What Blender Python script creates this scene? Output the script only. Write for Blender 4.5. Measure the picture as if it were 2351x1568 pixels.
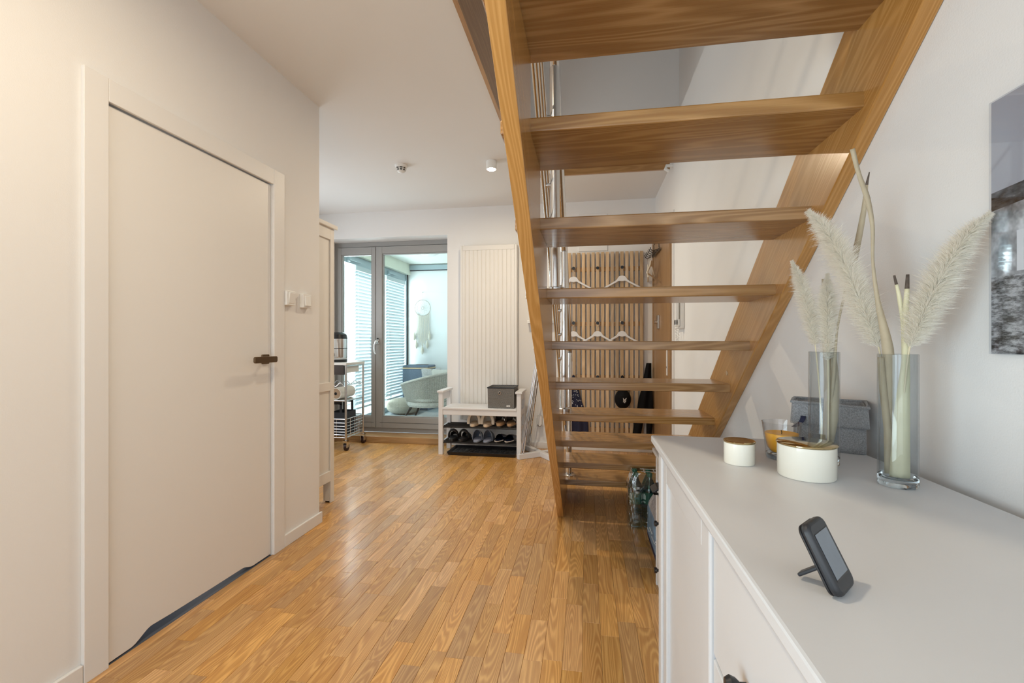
import bpy, bmesh, math, random
from mathutils import Vector, Matrix
random.seed(7)
PI = math.pi
scene = bpy.context.scene
C = scene.collection
for o in list(bpy.data.objects): bpy.data.objects.remove(o)

# ------------------------------------------------------------------ camera
FPX, YAW, EYE = 1040.55, 0.1634, 1.15
cam = bpy.data.cameras.new('camera'); cam.sensor_width = 36.0; cam.lens = 36.0*FPX/2351.0
cam.clip_start = 0.02
cam_o = bpy.data.objects.new('camera', cam); C.objects.link(cam_o)
cam_o.location = (0, 0, EYE); cam_o.rotation_euler = (PI/2, 0, YAW)
scene.camera = cam_o

# ------------------------------------------------------------------ view, world, large lights
vs = scene.view_settings
vs.view_transform = 'Standard'; vs.look = 'None'; vs.gamma = 1.0; vs.exposure = 0.06
vs.use_curve_mapping = False
world = bpy.data.worlds.new('overcast_sky'); scene.world = world; world.use_nodes = True
bg = world.node_tree.nodes['Background']
bg.inputs[0].default_value = (0.90, 0.96, 1.0, 1); bg.inputs[1].default_value = 1.7

def area(name, loc, rot, sx, sy, power, col):
    l = bpy.data.lights.new(name, 'AREA'); l.shape = 'RECTANGLE'; l.size = sx; l.size_y = sy
    l.energy = power; l.color = col
    o = bpy.data.objects.new(name, l); C.objects.link(o); o.location = loc; o.rotation_euler = rot
    return o
# daylight entering by the window in the wall behind the viewer, by the glazed balcony side; added lights on the kitchen side and landing
area('rear_window_daylight', (-0.62, -2.52, 1.35), (PI/2, 0, 0), 1.9, 2.0, 15, (0.86, 0.92, 1.0))
area('side_window_daylight', (-1.64, -1.2, 0.98), (0, -PI/2, 0), 1.3, 1.9, 57, (0.70, 0.89, 1.0))
area('balcony_daylight', (-3.75, 6.4, 1.5), (0, -PI/2, 0), 2.4, 2.3, 225, (0.90, 0.96, 1.0))
area('kitchen_side_light', (-3.30, 3.8, 1.5), (0, -PI/2, 0), 1.2, 1.2, 20, (0.86, 0.93, 1.0))  # unseen area light brightening the kitchen side; no window is built there
area('landing_fill_light', (-2.05, 1.6, 4.1), (0, -PI/2, 0), 1.0, 1.6, 5, (1.0, 0.94, 0.88))  # added area light inside the closed landing, which has no window

# ------------------------------------------------------------------ helpers: nodes and materials
class NT:
    def __init__(s, name):
        s.m = bpy.data.materials.new(name); s.m.use_nodes = True
        s.t = s.m.node_tree; s.n = s.t.nodes; s.l = s.t.links
        s.b = s.n['Principled BSDF']; s.out = s.n['Material Output']
    def new(s, typ, **kw):
        n = s.n.new(typ)
        for k, v in kw.items(): setattr(n, k, v)
        return n
    def link(s, a, b): s.l.new(a, b)
    def math(s, op, a, b=None, c=None):
        n = s.n.new('ShaderNodeMath'); n.operation = op
        for i, v in enumerate((a, b, c)):
            if v is None: continue
            if isinstance(v, (int, float)): n.inputs[i].default_value = v
            else: s.l.new(v, n.inputs[i])
        return n.outputs[0]
    def mix(s, fac, a, b):
        n = s.n.new('ShaderNodeMix'); n.data_type = 'RGBA'
        for i, v in ((0, fac), (6, a), (7, b)):
            if isinstance(v, (int, float)): n.inputs[i].default_value = v
            elif isinstance(v, (tuple, list)): n.inputs[i].default_value = (*v[:3], 1)
            else: s.l.new(v, n.inputs[i])
        return n.outputs[2]
    def ramp(s, fac, stops):
        n = s.n.new('ShaderNodeValToRGB'); e = n.color_ramp.elements
        while len(e) < len(stops): e.new(0.5)
        for i, (p, c) in enumerate(stops):
            e[i].position = p; e[i].color = (*c[:3], 1) if isinstance(c, (tuple, list)) else (c, c, c, 1)
        s.l.new(fac, n.inputs[0]); return n.outputs[0]
    def noise(s, vec, scale, detail=2.0, rough=.5):
        n = s.n.new('ShaderNodeTexNoise'); n.inputs['Scale'].default_value = scale
        n.inputs['Detail'].default_value = detail; n.inputs['Roughness'].default_value = rough
        if vec is not None: s.l.new(vec, n.inputs['Vector'])
        return n.outputs['Fac']
    def bump(s, h, strength, dist=.002):
        n = s.n.new('ShaderNodeBump'); n.inputs['Strength'].default_value = strength
        n.inputs['Distance'].default_value = dist
        s.l.new(h, n.inputs['Height']); s.l.new(n.outputs[0], s.b.inputs['Normal'])

def mat(name, col, rough=.5, metal=0., var=.05, vscale=6., bump=0., bscale=120., coat=0., sheen=0., spec=.5):
    t = NT(name); tc = t.new('ShaderNodeTexCoord')
    nz = t.noise(tc.outputs['Object'], vscale, 3.)
    d = tuple(max(0, c*(1-var)) for c in col); u = tuple(min(1, c*(1+var)) for c in col)
    t.link(t.mix(nz, d, u), t.b.inputs['Base Color'])
    t.b.inputs['Roughness'].default_value = rough; t.b.inputs['Metallic'].default_value = metal
    t.b.inputs['Specular IOR Level'].default_value = spec
    t.b.inputs['Coat Weight'].default_value = coat; t.b.inputs['Coat Roughness'].default_value = .12
    t.b.inputs['Sheen Weight'].default_value = sheen
    if bump:
        t.bump(t.noise(tc.outputs['Object'], bscale, 2.), bump, .003)
    return t.m

def wood(name, dark, light, rough=.35, rot=(0, 0, 0), axis='Y', lines=60., coat=.3, tone=.25, world_pos=False, attr=False, fine=1., lo=.35, rw=.26):
    """ash-like grain: contour lines of a stretched noise plus fine pores, one tone per piece"""
    t = NT(name)
    if world_pos: src = t.new('ShaderNodeNewGeometry').outputs['Position']
    else: src = t.new('ShaderNodeTexCoord').outputs['Object']
    if attr:
        a = t.new('ShaderNodeAttribute', attribute_name='tone'); rnd = a.outputs['Fac']
    else: rnd = t.new('ShaderNodeObjectInfo').outputs['Random']
    off = t.new('ShaderNodeCombineXYZ')
    t.link(t.math('MULTIPLY', rnd, 53.7), off.inputs[0]); t.link(t.math('MULTIPLY', rnd, 31.3), off.inputs[1]); t.link(t.math('MULTIPLY', rnd, 17.9), off.inputs[2])
    r = t.new('ShaderNodeMapping'); r.inputs['Rotation'].default_value = rot; t.link(src, r.inputs[0])
    add = t.new('ShaderNodeVectorMath', operation='ADD'); t.link(r.outputs[0], add.inputs[0]); t.link(off.outputs[0], add.inputs[1])
    def stretched(a, b):
        m = t.new('ShaderNodeMapping'); sc = [a, a, a]; sc['XYZ'.index(axis)] = b
        m.inputs['Scale'].default_value = sc; t.link(add.outputs[0], m.inputs[0]); return m.outputs[0]
    n1 = t.noise(stretched(14*fine, 1.1*fine), 1., 1.2, .4)
    ring = t.math('MULTIPLY_ADD', t.math('SINE', t.math('MULTIPLY', n1, lines)), .5, .5)
    ring = t.math('POWER', ring, 1.6)
    pore = t.noise(stretched(330, 9), 1., 2., .6)
    big = t.noise(stretched(5, 1.2), 1., 2., .5)
    g = t.math('ADD', t.math('MULTIPLY', ring, rw), t.math('ADD', t.math('MULTIPLY', pore, .42), t.math('MULTIPLY', big, .42)))
    colr = t.ramp(g, [(lo-.13, dark), (lo+.22, tuple((a+b)/2 for a, b in zip(dark, light))), (lo+.5, light)])
    hsv = t.new('ShaderNodeHueSaturation'); t.link(colr, hsv.inputs['Color'])
    t.link(t.math('MULTIPLY_ADD', rnd, tone*2, 1-tone), hsv.inputs['Value'])
    rn2 = t.math('FRACT', t.math('MULTIPLY', rnd, 7.31))
    t.link(t.math('MULTIPLY_ADD', rn2, .16, .96), hsv.inputs['Saturation'])
    t.link(hsv.outputs[0], t.b.inputs['Base Color'])
    t.b.inputs['Roughness'].default_value = rough; t.b.inputs['Coat Weight'].default_value = coat
    t.b.inputs['Coat Roughness'].default_value = .15
    t.bump(g, .06, .001)
    return t.m

def clear_glass(name, tint=(.96, .98, .98), ior=1.45, boost=1.):
    t = NT(name); tr = t.new('ShaderNodeBsdfTransparent'); gl = t.new('ShaderNodeBsdfGlossy')
    tc = t.new('ShaderNodeTexCoord'); nz = t.noise(tc.outputs['Object'], 3., 1.)
    t.link(t.mix(nz, tuple(c*.985 for c in tint), tint), tr.inputs[0]); gl.inputs['Roughness'].default_value = .02
    lw = t.new('ShaderNodeLayerWeight'); lw.inputs[0].default_value = .5
    fr = t.math('MULTIPLY_ADD', t.math('POWER', lw.outputs['Facing'], 4.), .75*boost, .04*boost)
    mx = t.new('ShaderNodeMixShader'); t.link(fr, mx.inputs[0])
    t.link(tr.outputs[0], mx.inputs[1]); t.link(gl.outputs[0], mx.inputs[2]); t.link(mx.outputs[0], t.out.inputs[0])
    return t.m

def solid_glass(name, col, rough=0.0, ior=1.45):
    t = NT(name); t.b.inputs['Transmission Weight'].default_value = 1.; t.b.inputs['IOR'].default_value = ior
    t.b.inputs['Roughness'].default_value = rough
    tc = t.new('ShaderNodeTexCoord'); nz = t.noise(tc.outputs['Object'], 8., 1.)
    t.link(t.mix(nz, tuple(c*.97 for c in col), col), t.b.inputs['Base Color']); return t.m

def emit(name, col, strength):
    t = NT(name); e = t.new('ShaderNodeEmission'); e.inputs[1].default_value = strength
    tc = t.new('ShaderNodeTexCoord'); nz = t.noise(tc.outputs['Object'], 3., 1.)
    t.link(t.mix(nz, tuple(c*.97 for c in col), col), e.inputs[0]); t.link(e.outputs[0], t.out.inputs[0]); return t.m

M = {}
M['wall'] = mat('wall_paint', (.83, .822, .81), .85, var=.015, vscale=2., bump=.12, bscale=260)
M['ceil'] = mat('ceiling_paint', (.80, .79, .775), .9, var=.012, vscale=1.5, bump=.05, bscale=200)
M['trim'] = mat('white_trim', (.81, .80, .785), .45, var=.012)
M['door'] = mat('door_lacquer', (.81, .795, .77), .42, var=.01, vscale=2.)
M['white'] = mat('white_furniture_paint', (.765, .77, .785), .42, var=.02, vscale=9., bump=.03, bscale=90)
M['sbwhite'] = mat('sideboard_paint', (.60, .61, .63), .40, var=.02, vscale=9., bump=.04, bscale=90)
M['cream'] = mat('cream_furniture_paint', (.785, .77, .74), .45, var=.02)
M['bright'] = mat('white_plastic', (.85, .85, .83), .35, var=.01)
M['black'] = mat('black_plastic', (.012, .012, .014), .32, var=.1)
M['blackmet'] = mat('black_metal', (.015, .015, .016), .35, metal=.3)
M['blackcloth'] = mat('black_cloth', (.006, .006, .007), .9, var=.2, bump=.3, bscale=400, spec=.2)
M['navy'] = mat('navy_cloth', (.012, .014, .045), .75, var=.25, bump=.25, bscale=200)
M['steel'] = mat('brushed_steel', (.62, .61, .60), .2, metal=1., var=.05, vscale=30)
M['chrome'] = mat('chrome', (.72, .72, .73), .08, metal=1., var=.03)
M['satin'] = mat('satin_nickel', (.52, .49, .45), .32, metal=1., var=.04)
M['bronze'] = mat('dark_bronze', (.17, .12, .075), .38, metal=.9, var=.05)
M['gold'] = mat('gold_lid', (.58, .46, .25), .07, metal=1., var=.03)
M['enamel'] = mat('ivory_enamel', (.82, .80, .71), .13, var=.015, coat=.5)
M['winframe'] = mat('grey_window_paint', (.34, .335, .325), .42, var=.02)
M['alu'] = mat('blue_grey_aluminium', (.38, .47, .51), .4, metal=.2, var=.03)
M['gasket'] = mat('black_gasket', (.02, .022, .025), .6)
M['blind'] = mat('white_blind_slat', (.52, .60, .63), .4, var=.02)
M['felt'] = mat('grey_felt', (.25, .255, .265), .95, var=.8, vscale=420., bump=.5, bscale=300, sheen=.3)
M['darkfelt'] = mat('charcoal_felt', (.035, .04, .05), .95, var=.4, vscale=150., bump=.5, bscale=300)
M['binfab'] = mat('blue_grey_fabric', (.13, .18, .25), .9, var=.4, vscale=120., bump=.4, bscale=260)
M['wicker'] = mat('grey_wicker', (.50, .48, .43), .7, var=.4, vscale=60., bump=.4, bscale=150)
M['knit'] = mat('knitted_pouf', (.48, .44, .36), .95, var=.35, vscale=90., bump=.8, bscale=110)
M['rug'] = mat('pale_rug', (.58, .58, .58), .98, var=.2, vscale=60., bump=.6, bscale=140)
M['cushion'] = mat('cream_cushion', (.68, .67, .62), .9, var=.12, vscale=30., bump=.2, bscale=120)
M['cushion2'] = mat('grey_print_cushion', (.55, .55, .55), .9, var=.45, vscale=45., bump=.2, bscale=120)
M['weave'] = mat('grey_woven_strap', (.20, .195, .185), .7, var=.3, vscale=160., bump=.2, bscale=200)
M['fluff'] = mat('cream_fleece', (.76, .68, .57), .98, var=.12, vscale=80., sheen=.5)
M['tan'] = mat('tan_footbed', (.66, .52, .38), .85, var=.1, vscale=50)
M['cork'] = mat('cork', (.42, .26, .14), .85, var=.4, vscale=220)
M['darkleather'] = mat('dark_brown_leather', (.035, .022, .016), .38, var=.2)
M['blackrub'] = mat('black_rubber', (.012, .012, .013), .42, var=.1)
M['bluefelt'] = mat('blue_grey_felt', (.22, .25, .31), .95, var=.3, vscale=150., bump=.4, bscale=260)
M['navygloss'] = mat('navy_gloss', (.008, .012, .03), .18, var=.1)
M['stripe'] = mat('pale_sole', (.70, .62, .54), .7)
M['wheel'] = mat('maroon_rubber', (.035, .012, .010), .5)
M['marble'] = mat('pale_worktop', (.70, .68, .64), .4, var=.1)
M['paper'] = mat('kitchen_paper', (.78, .75, .68), .95, var=.05, bump=.4, bscale=90)
M['kraft'] = mat('kraft_card', (.40, .28, .18), .9)
M['hook'] = mat('hook_black', (.01, .012, .016), .35)
M['leaf'] = mat('dried_leaf', (.43, .36, .25), .8, var=.22, vscale=30., bump=.2, bscale=80)
M['leafpale'] = mat('pale_dried_leaf', (.66, .62, .42), .75, var=.12, vscale=25., bump=.2, bscale=60)
M['burnt'] = mat('burnt_leaf_tip', (.10, .075, .06), .9, var=.6, vscale=150)
M['straw'] = mat('straw_stem', (.66, .58, .40), .8, var=.1)
M['wax'] = mat('orange_wax', (.95, .45, .02), .4, var=.08)
M['wick'] = mat('charred_wick', (.02, .017, .015), .9)
M['grip'] = mat('dark_grey_plastic', (.02, .022, .027), .42, var=.1)
M['lcd'] = mat('grey_lcd', (.19, .22, .26), .25, var=.06, vscale=40)
M['shelfwood'] = wood('niche_oak', (.28, .17, .09), (.50, .33, .18), .5, coat=0.)
M['floor'] = wood('ash_parquet', (.40, .185, .058), (.75, .45, .18), .34, world_pos=True, lines=150., coat=.25, tone=.18, lo=.33, rw=.30)
M['floorj'] = wood('ash_parquet_rest', (.40, .185, .058), (.75, .45, .18), .34, world_pos=True, attr=True, lines=150., coat=.25, tone=.18, lo=.33, rw=.30)
M['sub'] = mat('floor_joint', (.12, .065, .03), .9)
M['tread'] = wood('ash_tread', (.235, .118, .040), (.42, .245, .108), .26, axis='X', lines=80., coat=.3, tone=.08, fine=.9, rw=.40)
M['string'] = wood('ash_stringer', (.35, .178, .062), (.56, .325, .14), .25, rot=(.66, 0, 0), axis='Y', lines=95., coat=.35, tone=.05, fine=.9)
M['fascia'] = wood('stairwell_ash', (.30, .15, .055), (.50, .29, .125), .35, axis='Y', coat=.2, tone=.05)
M['fasciax'] = wood('stairwell_ash_cross', (.30, .15, .055), (.50, .29, .125), .35, axis='X', coat=.2, tone=.05)
M['sill'] = wood('oak_step', (.36, .20, .08), (.60, .37, .17), .4, axis='X', coat=.15, tone=.05)
M['slat'] = wood('pine_slat', (.43, .29, .16), (.72, .55, .37), .55, axis='Z', coat=0., tone=.22, lines=40.)
M['entry'] = wood('beech_door', (.30, .165, .065), (.40, .23, .10), .45, axis='Z', coat=.1, tone=.03, lines=18.)
M['bamboo'] = mat('bamboo_rim', (.62, .46, .27), .5, var=.1)
M['pane'] = clear_glass('window_glass', (.93, .985, .975))
M['outpane'] = clear_glass('balcony_glass', (.97, .99, .99), boost=.6)
M['vase'] = clear_glass('smoked_vase_glass', (.905, .925, .935), 1.5, 1.0)
M['vasebase'] = solid_glass('vase_base_glass', (.80, .88, .92))
M['candleglass'] = clear_glass('candle_glass', (.965, .97, .975), 1.5, 1.4)
M['pet'] = clear_glass('clear_bottle_plastic', (.74, .86, .89), 1.5, 2.4)
M['petgreen'] = mat('green_label', (.02, .10, .055), .4, var=.2)
M['cap'] = mat('green_cap', (.02, .13, .07), .4)
M['film'] = clear_glass('shrink_film', (.90, .95, .97), 1.5, 4.0)
M['bluepack'] = mat('blue_printed_film', (.16, .30, .46), .3, var=.3, vscale=14.)
M['lamp'] = emit('lamp_lens', (1., .84, .55), 55.)

# ------------------------------------------------------------------ helpers: geometry
def B(): return bmesh.new()
def obj(name, bm, m, parent=None, smooth=False, loc=None, bevel=0., seg=2, label=None):
    me = bpy.data.meshes.new(name)
    bmesh.ops.recalc_face_normals(bm, faces=bm.faces)
    bm.to_mesh(me); bm.free()
    me.materials.append(M[m] if isinstance(m, str) else m)
    if smooth:
        for p in me.polygons: p.use_smooth = True
        try: me.set_sharp_from_angle(angle=math.radians(40))
        except Exception: pass
    o = bpy.data.objects.new(name, me); C.objects.link(o)
    if parent: o.parent = parent
    if loc: o.location = loc
    if bevel:
        b = o.modifiers.new('edge', 'BEVEL'); b.width = bevel; b.segments = seg; b.limit_method = 'ANGLE'; b.angle_limit = math.radians(50)
    if label: o['label'] = label
    return o
def thing(name, label, cat, loc=(0, 0, 0), rz=0., group=None):
    o = bpy.data.objects.new(name, None); C.objects.link(o); o.empty_display_size = .05
    o.location = loc; o.rotation_euler = (0, 0, rz); return tag(o, label, cat, group)
def tag(o, label, cat, group=None):
    o['label'] = label; o['category'] = cat
    if group: o['group'] = group
    return o
def struct(o, label=None, cat=None):
    o['kind'] = 'structure'
    if label: o['label'] = label
    if cat: o['category'] = cat
    return o
def copy_tree(o, parent=None):
    c = o.copy(); C.objects.link(c)
    if parent: c.parent = parent
    for ch in list(o.children): copy_tree(ch, c)
    return c
def bx(bm, x0, x1, y0, y1, z0, z1, mtx=None):
    r = bmesh.ops.create_cube(bm, size=1.)
    for v in r['verts']:
        v.co = Vector(((x0+x1)/2+v.co.x*(x1-x0), (y0+y1)/2+v.co.y*(y1-y0), (z0+z1)/2+v.co.z*(z1-z0)))
        if mtx: v.co = mtx @ v.co
    return bm
def box(name, dims, m, parent=None, **k): return obj(name, bx(B(), *dims), m, parent, **k)
def bar(bm, a, b, w, h=None, up=(0, 0, 1)):
    """rectangular bar from a to b"""
    a, b = Vector(a), Vector(b); d = (b-a); L = d.length; d.normalize(); h = h or w
    upv = Vector(up)
    if abs(d.dot(upv)) > .98: upv = Vector((0, 1, 0))
    s = d.cross(upv).normalized(); u = s.cross(d).normalized()
    mtx = Matrix((( s.x, d.x, u.x, (a.x+b.x)/2), (s.y, d.y, u.y, (a.y+b.y)/2), (s.z, d.z, u.z, (a.z+b.z)/2), (0, 0, 0, 1)))
    return bx(bm, -w/2, w/2, -L/2, L/2, -h/2, h/2, mtx)
def tube(bm, pts, r, seg=10, caps=True):
    pts = [Vector(p) for p in pts]; rings = []; n = len(pts)
    rr = r if isinstance(r, (list, tuple)) else [r]*n
    prev = None
    for i, p in enumerate(pts):
        d = (pts[min(i+1, n-1)]-pts[max(i-1, 0)]).normalized()
        if prev is None:
            ref = Vector((0, 0, 1)) if abs(d.z) < .9 else Vector((1, 0, 0)); s = d.cross(ref).normalized()
        else: s = (prev-d*prev.dot(d)).normalized()
        prev = s; u = d.cross(s)
        rings.append([bm.verts.new(p+(s*math.cos(2*PI*k/seg)+u*math.sin(2*PI*k/seg))*rr[i]) for k in range(seg)])
    for a, b in zip(rings, rings[1:]):
        for k in range(seg): bm.faces.new((a[k], a[(k+1) % seg], b[(k+1) % seg], b[k]))
    if caps: bm.faces.new(rings[0][::-1]); bm.faces.new(rings[-1])
    return bm
def lathe(bm, prof, c=(0, 0, 0), seg=40, closed=False):
    """prof: (r, z) list"""
    rings = []
    for r, z in prof:
        if r < 1e-5: rings.append([bm.verts.new((c[0], c[1], c[2]+z))])
        else: rings.append([bm.verts.new((c[0]+r*math.cos(2*PI*k/seg), c[1]+r*math.sin(2*PI*k/seg), c[2]+z)) for k in range(seg)])
    prs = list(zip(rings, rings[1:]))
    if closed: prs.append((rings[-1], rings[0]))
    for a, b in prs:
        for k in range(seg):
            k2 = (k+1) % seg
            if len(a) == 1 and len(b) == 1: continue
            if len(a) == 1: bm.faces.new((a[0], b[k2], b[k]))
            elif len(b) == 1: bm.faces.new((a[k], a[k2], b[0]))
            else: bm.faces.new((a[k], a[k2], b[k2], b[k]))
    return bm
def prism(bm, pts, f0, f1):
    """pts 2D polygon; f0,f1 map (a,b)->3D for the two caps"""
    a = [bm.verts.new(f0(*p)) for p in pts]; b = [bm.verts.new(f1(*p)) for p in pts]; n = len(pts)
    bm.faces.new(a); bm.faces.new(b[::-1])
    for i in range(n): bm.faces.new((a[i], b[i], b[(i+1) % n], a[(i+1) % n]))
    return bm
def prismX(bm, yz, x0, x1): return prism(bm, yz, lambda y, z: (x0, y, z), lambda y, z: (x1, y, z))
def prismZ(bm, xy, z0, z1): return prism(bm, xy, lambda x, y: (x, y, z0), lambda x, y: (x, y, z1))
def prismY(bm, xz, y0, y1): return prism(bm, xz, lambda x, z: (x, y0, z), lambda x, z: (x, y1, z))
def rrect(w, h, r, n=6, cx=0, cy=0):
    P = []
    for (sx, sy, a0) in ((1, 1, 0), (-1, 1, 90), (-1, -1, 180), (1, -1, 270)):
        for k in range(n+1):
            a = math.radians(a0+90*k/n); P.append((cx+sx*(w/2-r)+r*math.cos(a), cy+sy*(h/2-r)+r*math.sin(a)))
    return P
def grid(bm, nu, nv, f, closed_u=False):
    V = [[bm.verts.new(f(i/(nu if closed_u else nu-1), j/(nv-1))) for j in range(nv)] for i in range(nu)]
    for i in range(nu if closed_u else nu-1):
        for j in range(nv-1):
            i2 = (i+1) % nu
            bm.faces.new((V[i][j], V[i2][j], V[i2][j+1], V[i][j+1]))
    return V
sY, cY = math.sin(YAW), math.cos(YAW)
def at(px, py, Y):
    """where the sight line through a point measured in the photograph meets the upright plane at depth Y"""
    u = (px-1175.5)/FPX; v = (784-py)/FPX; k = Y/(cY+u*sY)
    return Vector((k*(-sY+u*cY), Y, EYE+k*v))

# ================================================================== ROOM
WL, WR, WF, CEIL = -1.674, 0.70, 4.87, 2.635
WEND = 2.638                       # where the left wall ends
# floor: sub floor plus strip parquet
floor = struct(box('floor', (-3.5, .85, -2.7, 4.95, -.12, -.014), 'sub'), 'orange-brown ash strip parquet floor')
def plank_bm():
    bm = B(); c, d = .010, .0016
    lo = [(-.5, -.5, -1), (.5, -.5, -1), (.5, .5, -1), (-.5, .5, -1)]
    mi = [(x, y, -.06) for x, y, _ in lo]
    hi = [(-.5+c, -.5+d, 0), (.5-c, -.5+d, 0), (.5-c, .5-d, 0), (-.5+c, .5-d, 0)]
    R = [[bm.verts.new(p) for p in ring] for ring in (lo, mi, hi)]
    for a, b in zip(R, R[1:]):
        for k in range(4): bm.faces.new((a[k], a[(k+1) % 4], b[(k+1) % 4], b[k]))
    bm.faces.new(R[2]); return bm
PW = .0705; planks = []
def pix_area(x0, x1, y0, y1):
    P = []
    for X, Y in ((x0, y0), (x1, y0), (x1, y1), (x0, y1)):
        d = -X*sY+Y*cY
        if d < .4: return 0
        P.append((1175.5+FPX*(X*cY+Y*sY)/d, 784+FPX*EYE/d))
    if all(not (0 <= p[0] <= 2351 and 0 <= p[1] <= 1568) for p in P): return 0
    mx, my = (x0+x1)/2, (y0+y1)/2
    if mx < WL and my < WEND: return 0
    if mx > .2 and my < 1.36: return 0
    if mx < WL and mx/my < WL/WEND: return 0
    return abs(sum(P[i][0]*P[(i+1) % 4][1]-P[(i+1) % 4][0]*P[i][1] for i in range(4)))/2
x = -3.4
while x < WR-.001:
    x1 = min(x+PW, WR); y = -2.6-random.random()*.4
    while y < WF:
        L = random.choice((.24, .30, .34, .40, .44, .50)); y1 = min(y+L, WF)
        if y1 > -2.6 and y1-y > .03:
            planks.append((pix_area(x, x1, max(y, -2.6), y1), x, x1, max(y, -2.6), y1, random.random()))
        y += L
    x = x1
planks.sort(key=lambda p: -p[0])
pm = bpy.data.meshes.new('plank'); pb = plank_bm(); bmesh.ops.recalc_face_normals(pb, faces=pb.faces); pb.to_mesh(pm); pb.free(); pm.materials.append(M['floor'])
GAP = .0007
for k, (a, x0, x1, y0, y1, rn) in enumerate(planks[:300]):
    o = bpy.data.objects.new('plank', pm); C.objects.link(o); o.parent = floor
    o.location = ((x0+x1)/2, (y0+y1)/2, 0); o.scale = (x1-x0-GAP, y1-y0-GAP, .0138)
rest = B(); tl = rest.verts.layers.float.new('tone')
for (a, x0, x1, y0, y1, rn) in planks[300:]:
    q = plank_bm(); off = []
    for v in q.verts:
        nv = rest.verts.new(((x0+x1)/2+v.co.x*(x1-x0-GAP), (y0+y1)/2+v.co.y*(y1-y0-GAP), v.co.z*.0138)); nv[tl] = rn; off.append(nv)
    q.verts.index_update()
    for fc in q.faces: rest.faces.new([off[v.index] for v in fc.verts])
    q.free()
ro = obj('parquet_strips', rest, 'floorj', floor); ro['kind'] = 'stuff'

# ceiling with stairwell opening
OX0, OX1, OY0, OY1, SLAB = -.572, .78, -.45, 4.06, 2.94
bm = B()
bx(bm, -3.5, OX0, -2.7, 5.05, CEIL, SLAB); bx(bm, OX0, .85, OY1, 5.05, CEIL, SLAB); bx(bm, OX0, .85, -2.7, OY0, CEIL, SLAB)
struct(obj('ceiling', bm, 'ceil'), 'white plaster ceiling around the stair opening')
struct(box('trim_1', (OX0, OX0+.022, OY0, OY1, CEIL-.012, SLAB+.02), 'fascia'), 'brown wooden board lining the side of the stair opening')
struct(box('trim_2', (OX0+.022, WR, OY1-.022, OY1, CEIL-.012, SLAB+.02), 'fasciax'), 'brown wooden board lining the far end of the stair opening')

# walls
DY0, DY1, DZ = 1.343, 2.199, 2.0
bm = B()
bx(bm, WL-.12, WL, -2.7, DY0, 0, CEIL); bx(bm, WL-.12, WL, DY1, WEND, 0, CEIL); bx(bm, WL-.12, WL, DY0, DY1, DZ, CEIL)
bx(bm, -3.5, WL-.12, WEND-.12, WEND, 0, CEIL)
struct(obj('wall_left', bm, 'wall'), 'white painted wall with the flush white door')
bm = B(); WX0, WX1, WZ1 = -3.02, -1.534, 2.34
bx(bm, -3.5, WX0, WF, 5.17, 0, CEIL); bx(bm, WX1, .85, WF, 5.17, 0, CEIL); bx(bm, WX0, WX1, WF, 5.17, WZ1, CEIL)
struct(obj('wall_far', bm, 'wall'), 'white painted wall with balcony door and radiator')
struct(box('wall_right', (WR, .85, -2.7, WF, 0, SLAB-.02), 'wall'), 'white painted wall behind the staircase and sideboard')
struct(box('wall_kitchen', (-3.6, -3.5, 2.4, 5.17, 0, CEIL), 'wall'))
bm = B()
bx(bm, -1.80, -1.6, -2.75, -2.6, 0, CEIL); bx(bm, .36, .85, -2.75, -2.6, 0, CEIL); bx(bm, -1.6, .36, -2.75, -2.6, 0, .3); bx(bm, -1.6, .36, -2.75, -2.6, 2.4, CEIL)
struct(obj('wall_rear', bm, 'wall'))
bm = B()
bx(bm, OX1, .9, -.6, OY1+.1, SLAB, 5.2); bx(bm, -2.3, .9, OY1, OY1+.1, SLAB, 5.2); bx(bm, -2.3, .9, -.7, -.6, SLAB, 5.2); bx(bm, -2.4, -2.3, -.7, OY1+.1, SLAB, 5.2)
bx(bm, -2.4, .9, -.7, OY1+.1, 5.2, 5.3)
struct(obj('wall_upper', bm, 'wall'), 'walls of the upper landing above the stairs')
# baseboards
struct(obj('baseboard_left', bx(bx(B(), WL, WL+.014, -2.6, 1.262, 0, .068), WL, WL+.014, 2.286, WEND+.014, 0, .068), 'trim', bevel=.003))
struct(obj('baseboard_far', bx(B(), WX1+.02, WR, WF-.014, WF, 0, .068), 'trim', bevel=.003))
struct(obj('baseboard_right', bx(bx(B(), WR-.012, WR, -2.6, 3.82, 0, .068), WR-.012, WR, 4.866, WF, 0, .068), 'trim', bevel=.003))

# ---------------------------------------------------------------- left door
d1 = struct(thing('door_1', 'flush white interior door with scooped bottom edge and white casing', 'door', (WL, 0, 0)))
del d1['category']
pts = [(1.352, .006), (1.435, .007)]
for k in range(1, 9):
    t = k/8; pts.append((1.435+.085*t, .007+.034*(3*t*t-2*t**3)))
pts += [(1.60, .037), (1.80, .032), (1.99, .029)]
for k in range(1, 7):
    t = k/6; pts.append((1.99+.075*t, .029-.021*(3*t*t-2*t**3)))
pts += [(2.194, .008), (2.194, 1.990), (1.352, 1.990)]
obj('door_leaf', prismX(B(), pts, -.042, -.003), 'door', d1, bevel=.0015)
for nm, dm in (('casing', (0, .014, 1.264, 1.344, 0, 2.078)), ('casing', (0, .014, 2.2, 2.286, 0, 2.078)), ('casing', (0, .0135, 1.3448, 2.1992, 1.996, 2.078))):
    box(nm, dm, 'trim', d1, bevel=.002)
bm = bx(bx(B(), -.12, -.043, 1.335, 1.343, 0, 2.0), -.12, -.043, 2.199, 2.206, 0, 2.0)
obj('jamb', bm, 'trim', d1)
box('bathroom_floor', (-.62, -.0, 1.345, 2.197, -.013, .0012), mat('slate_tile', (.10, .115, .145), .4), d1, label='dark slate strip under the door')
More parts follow.
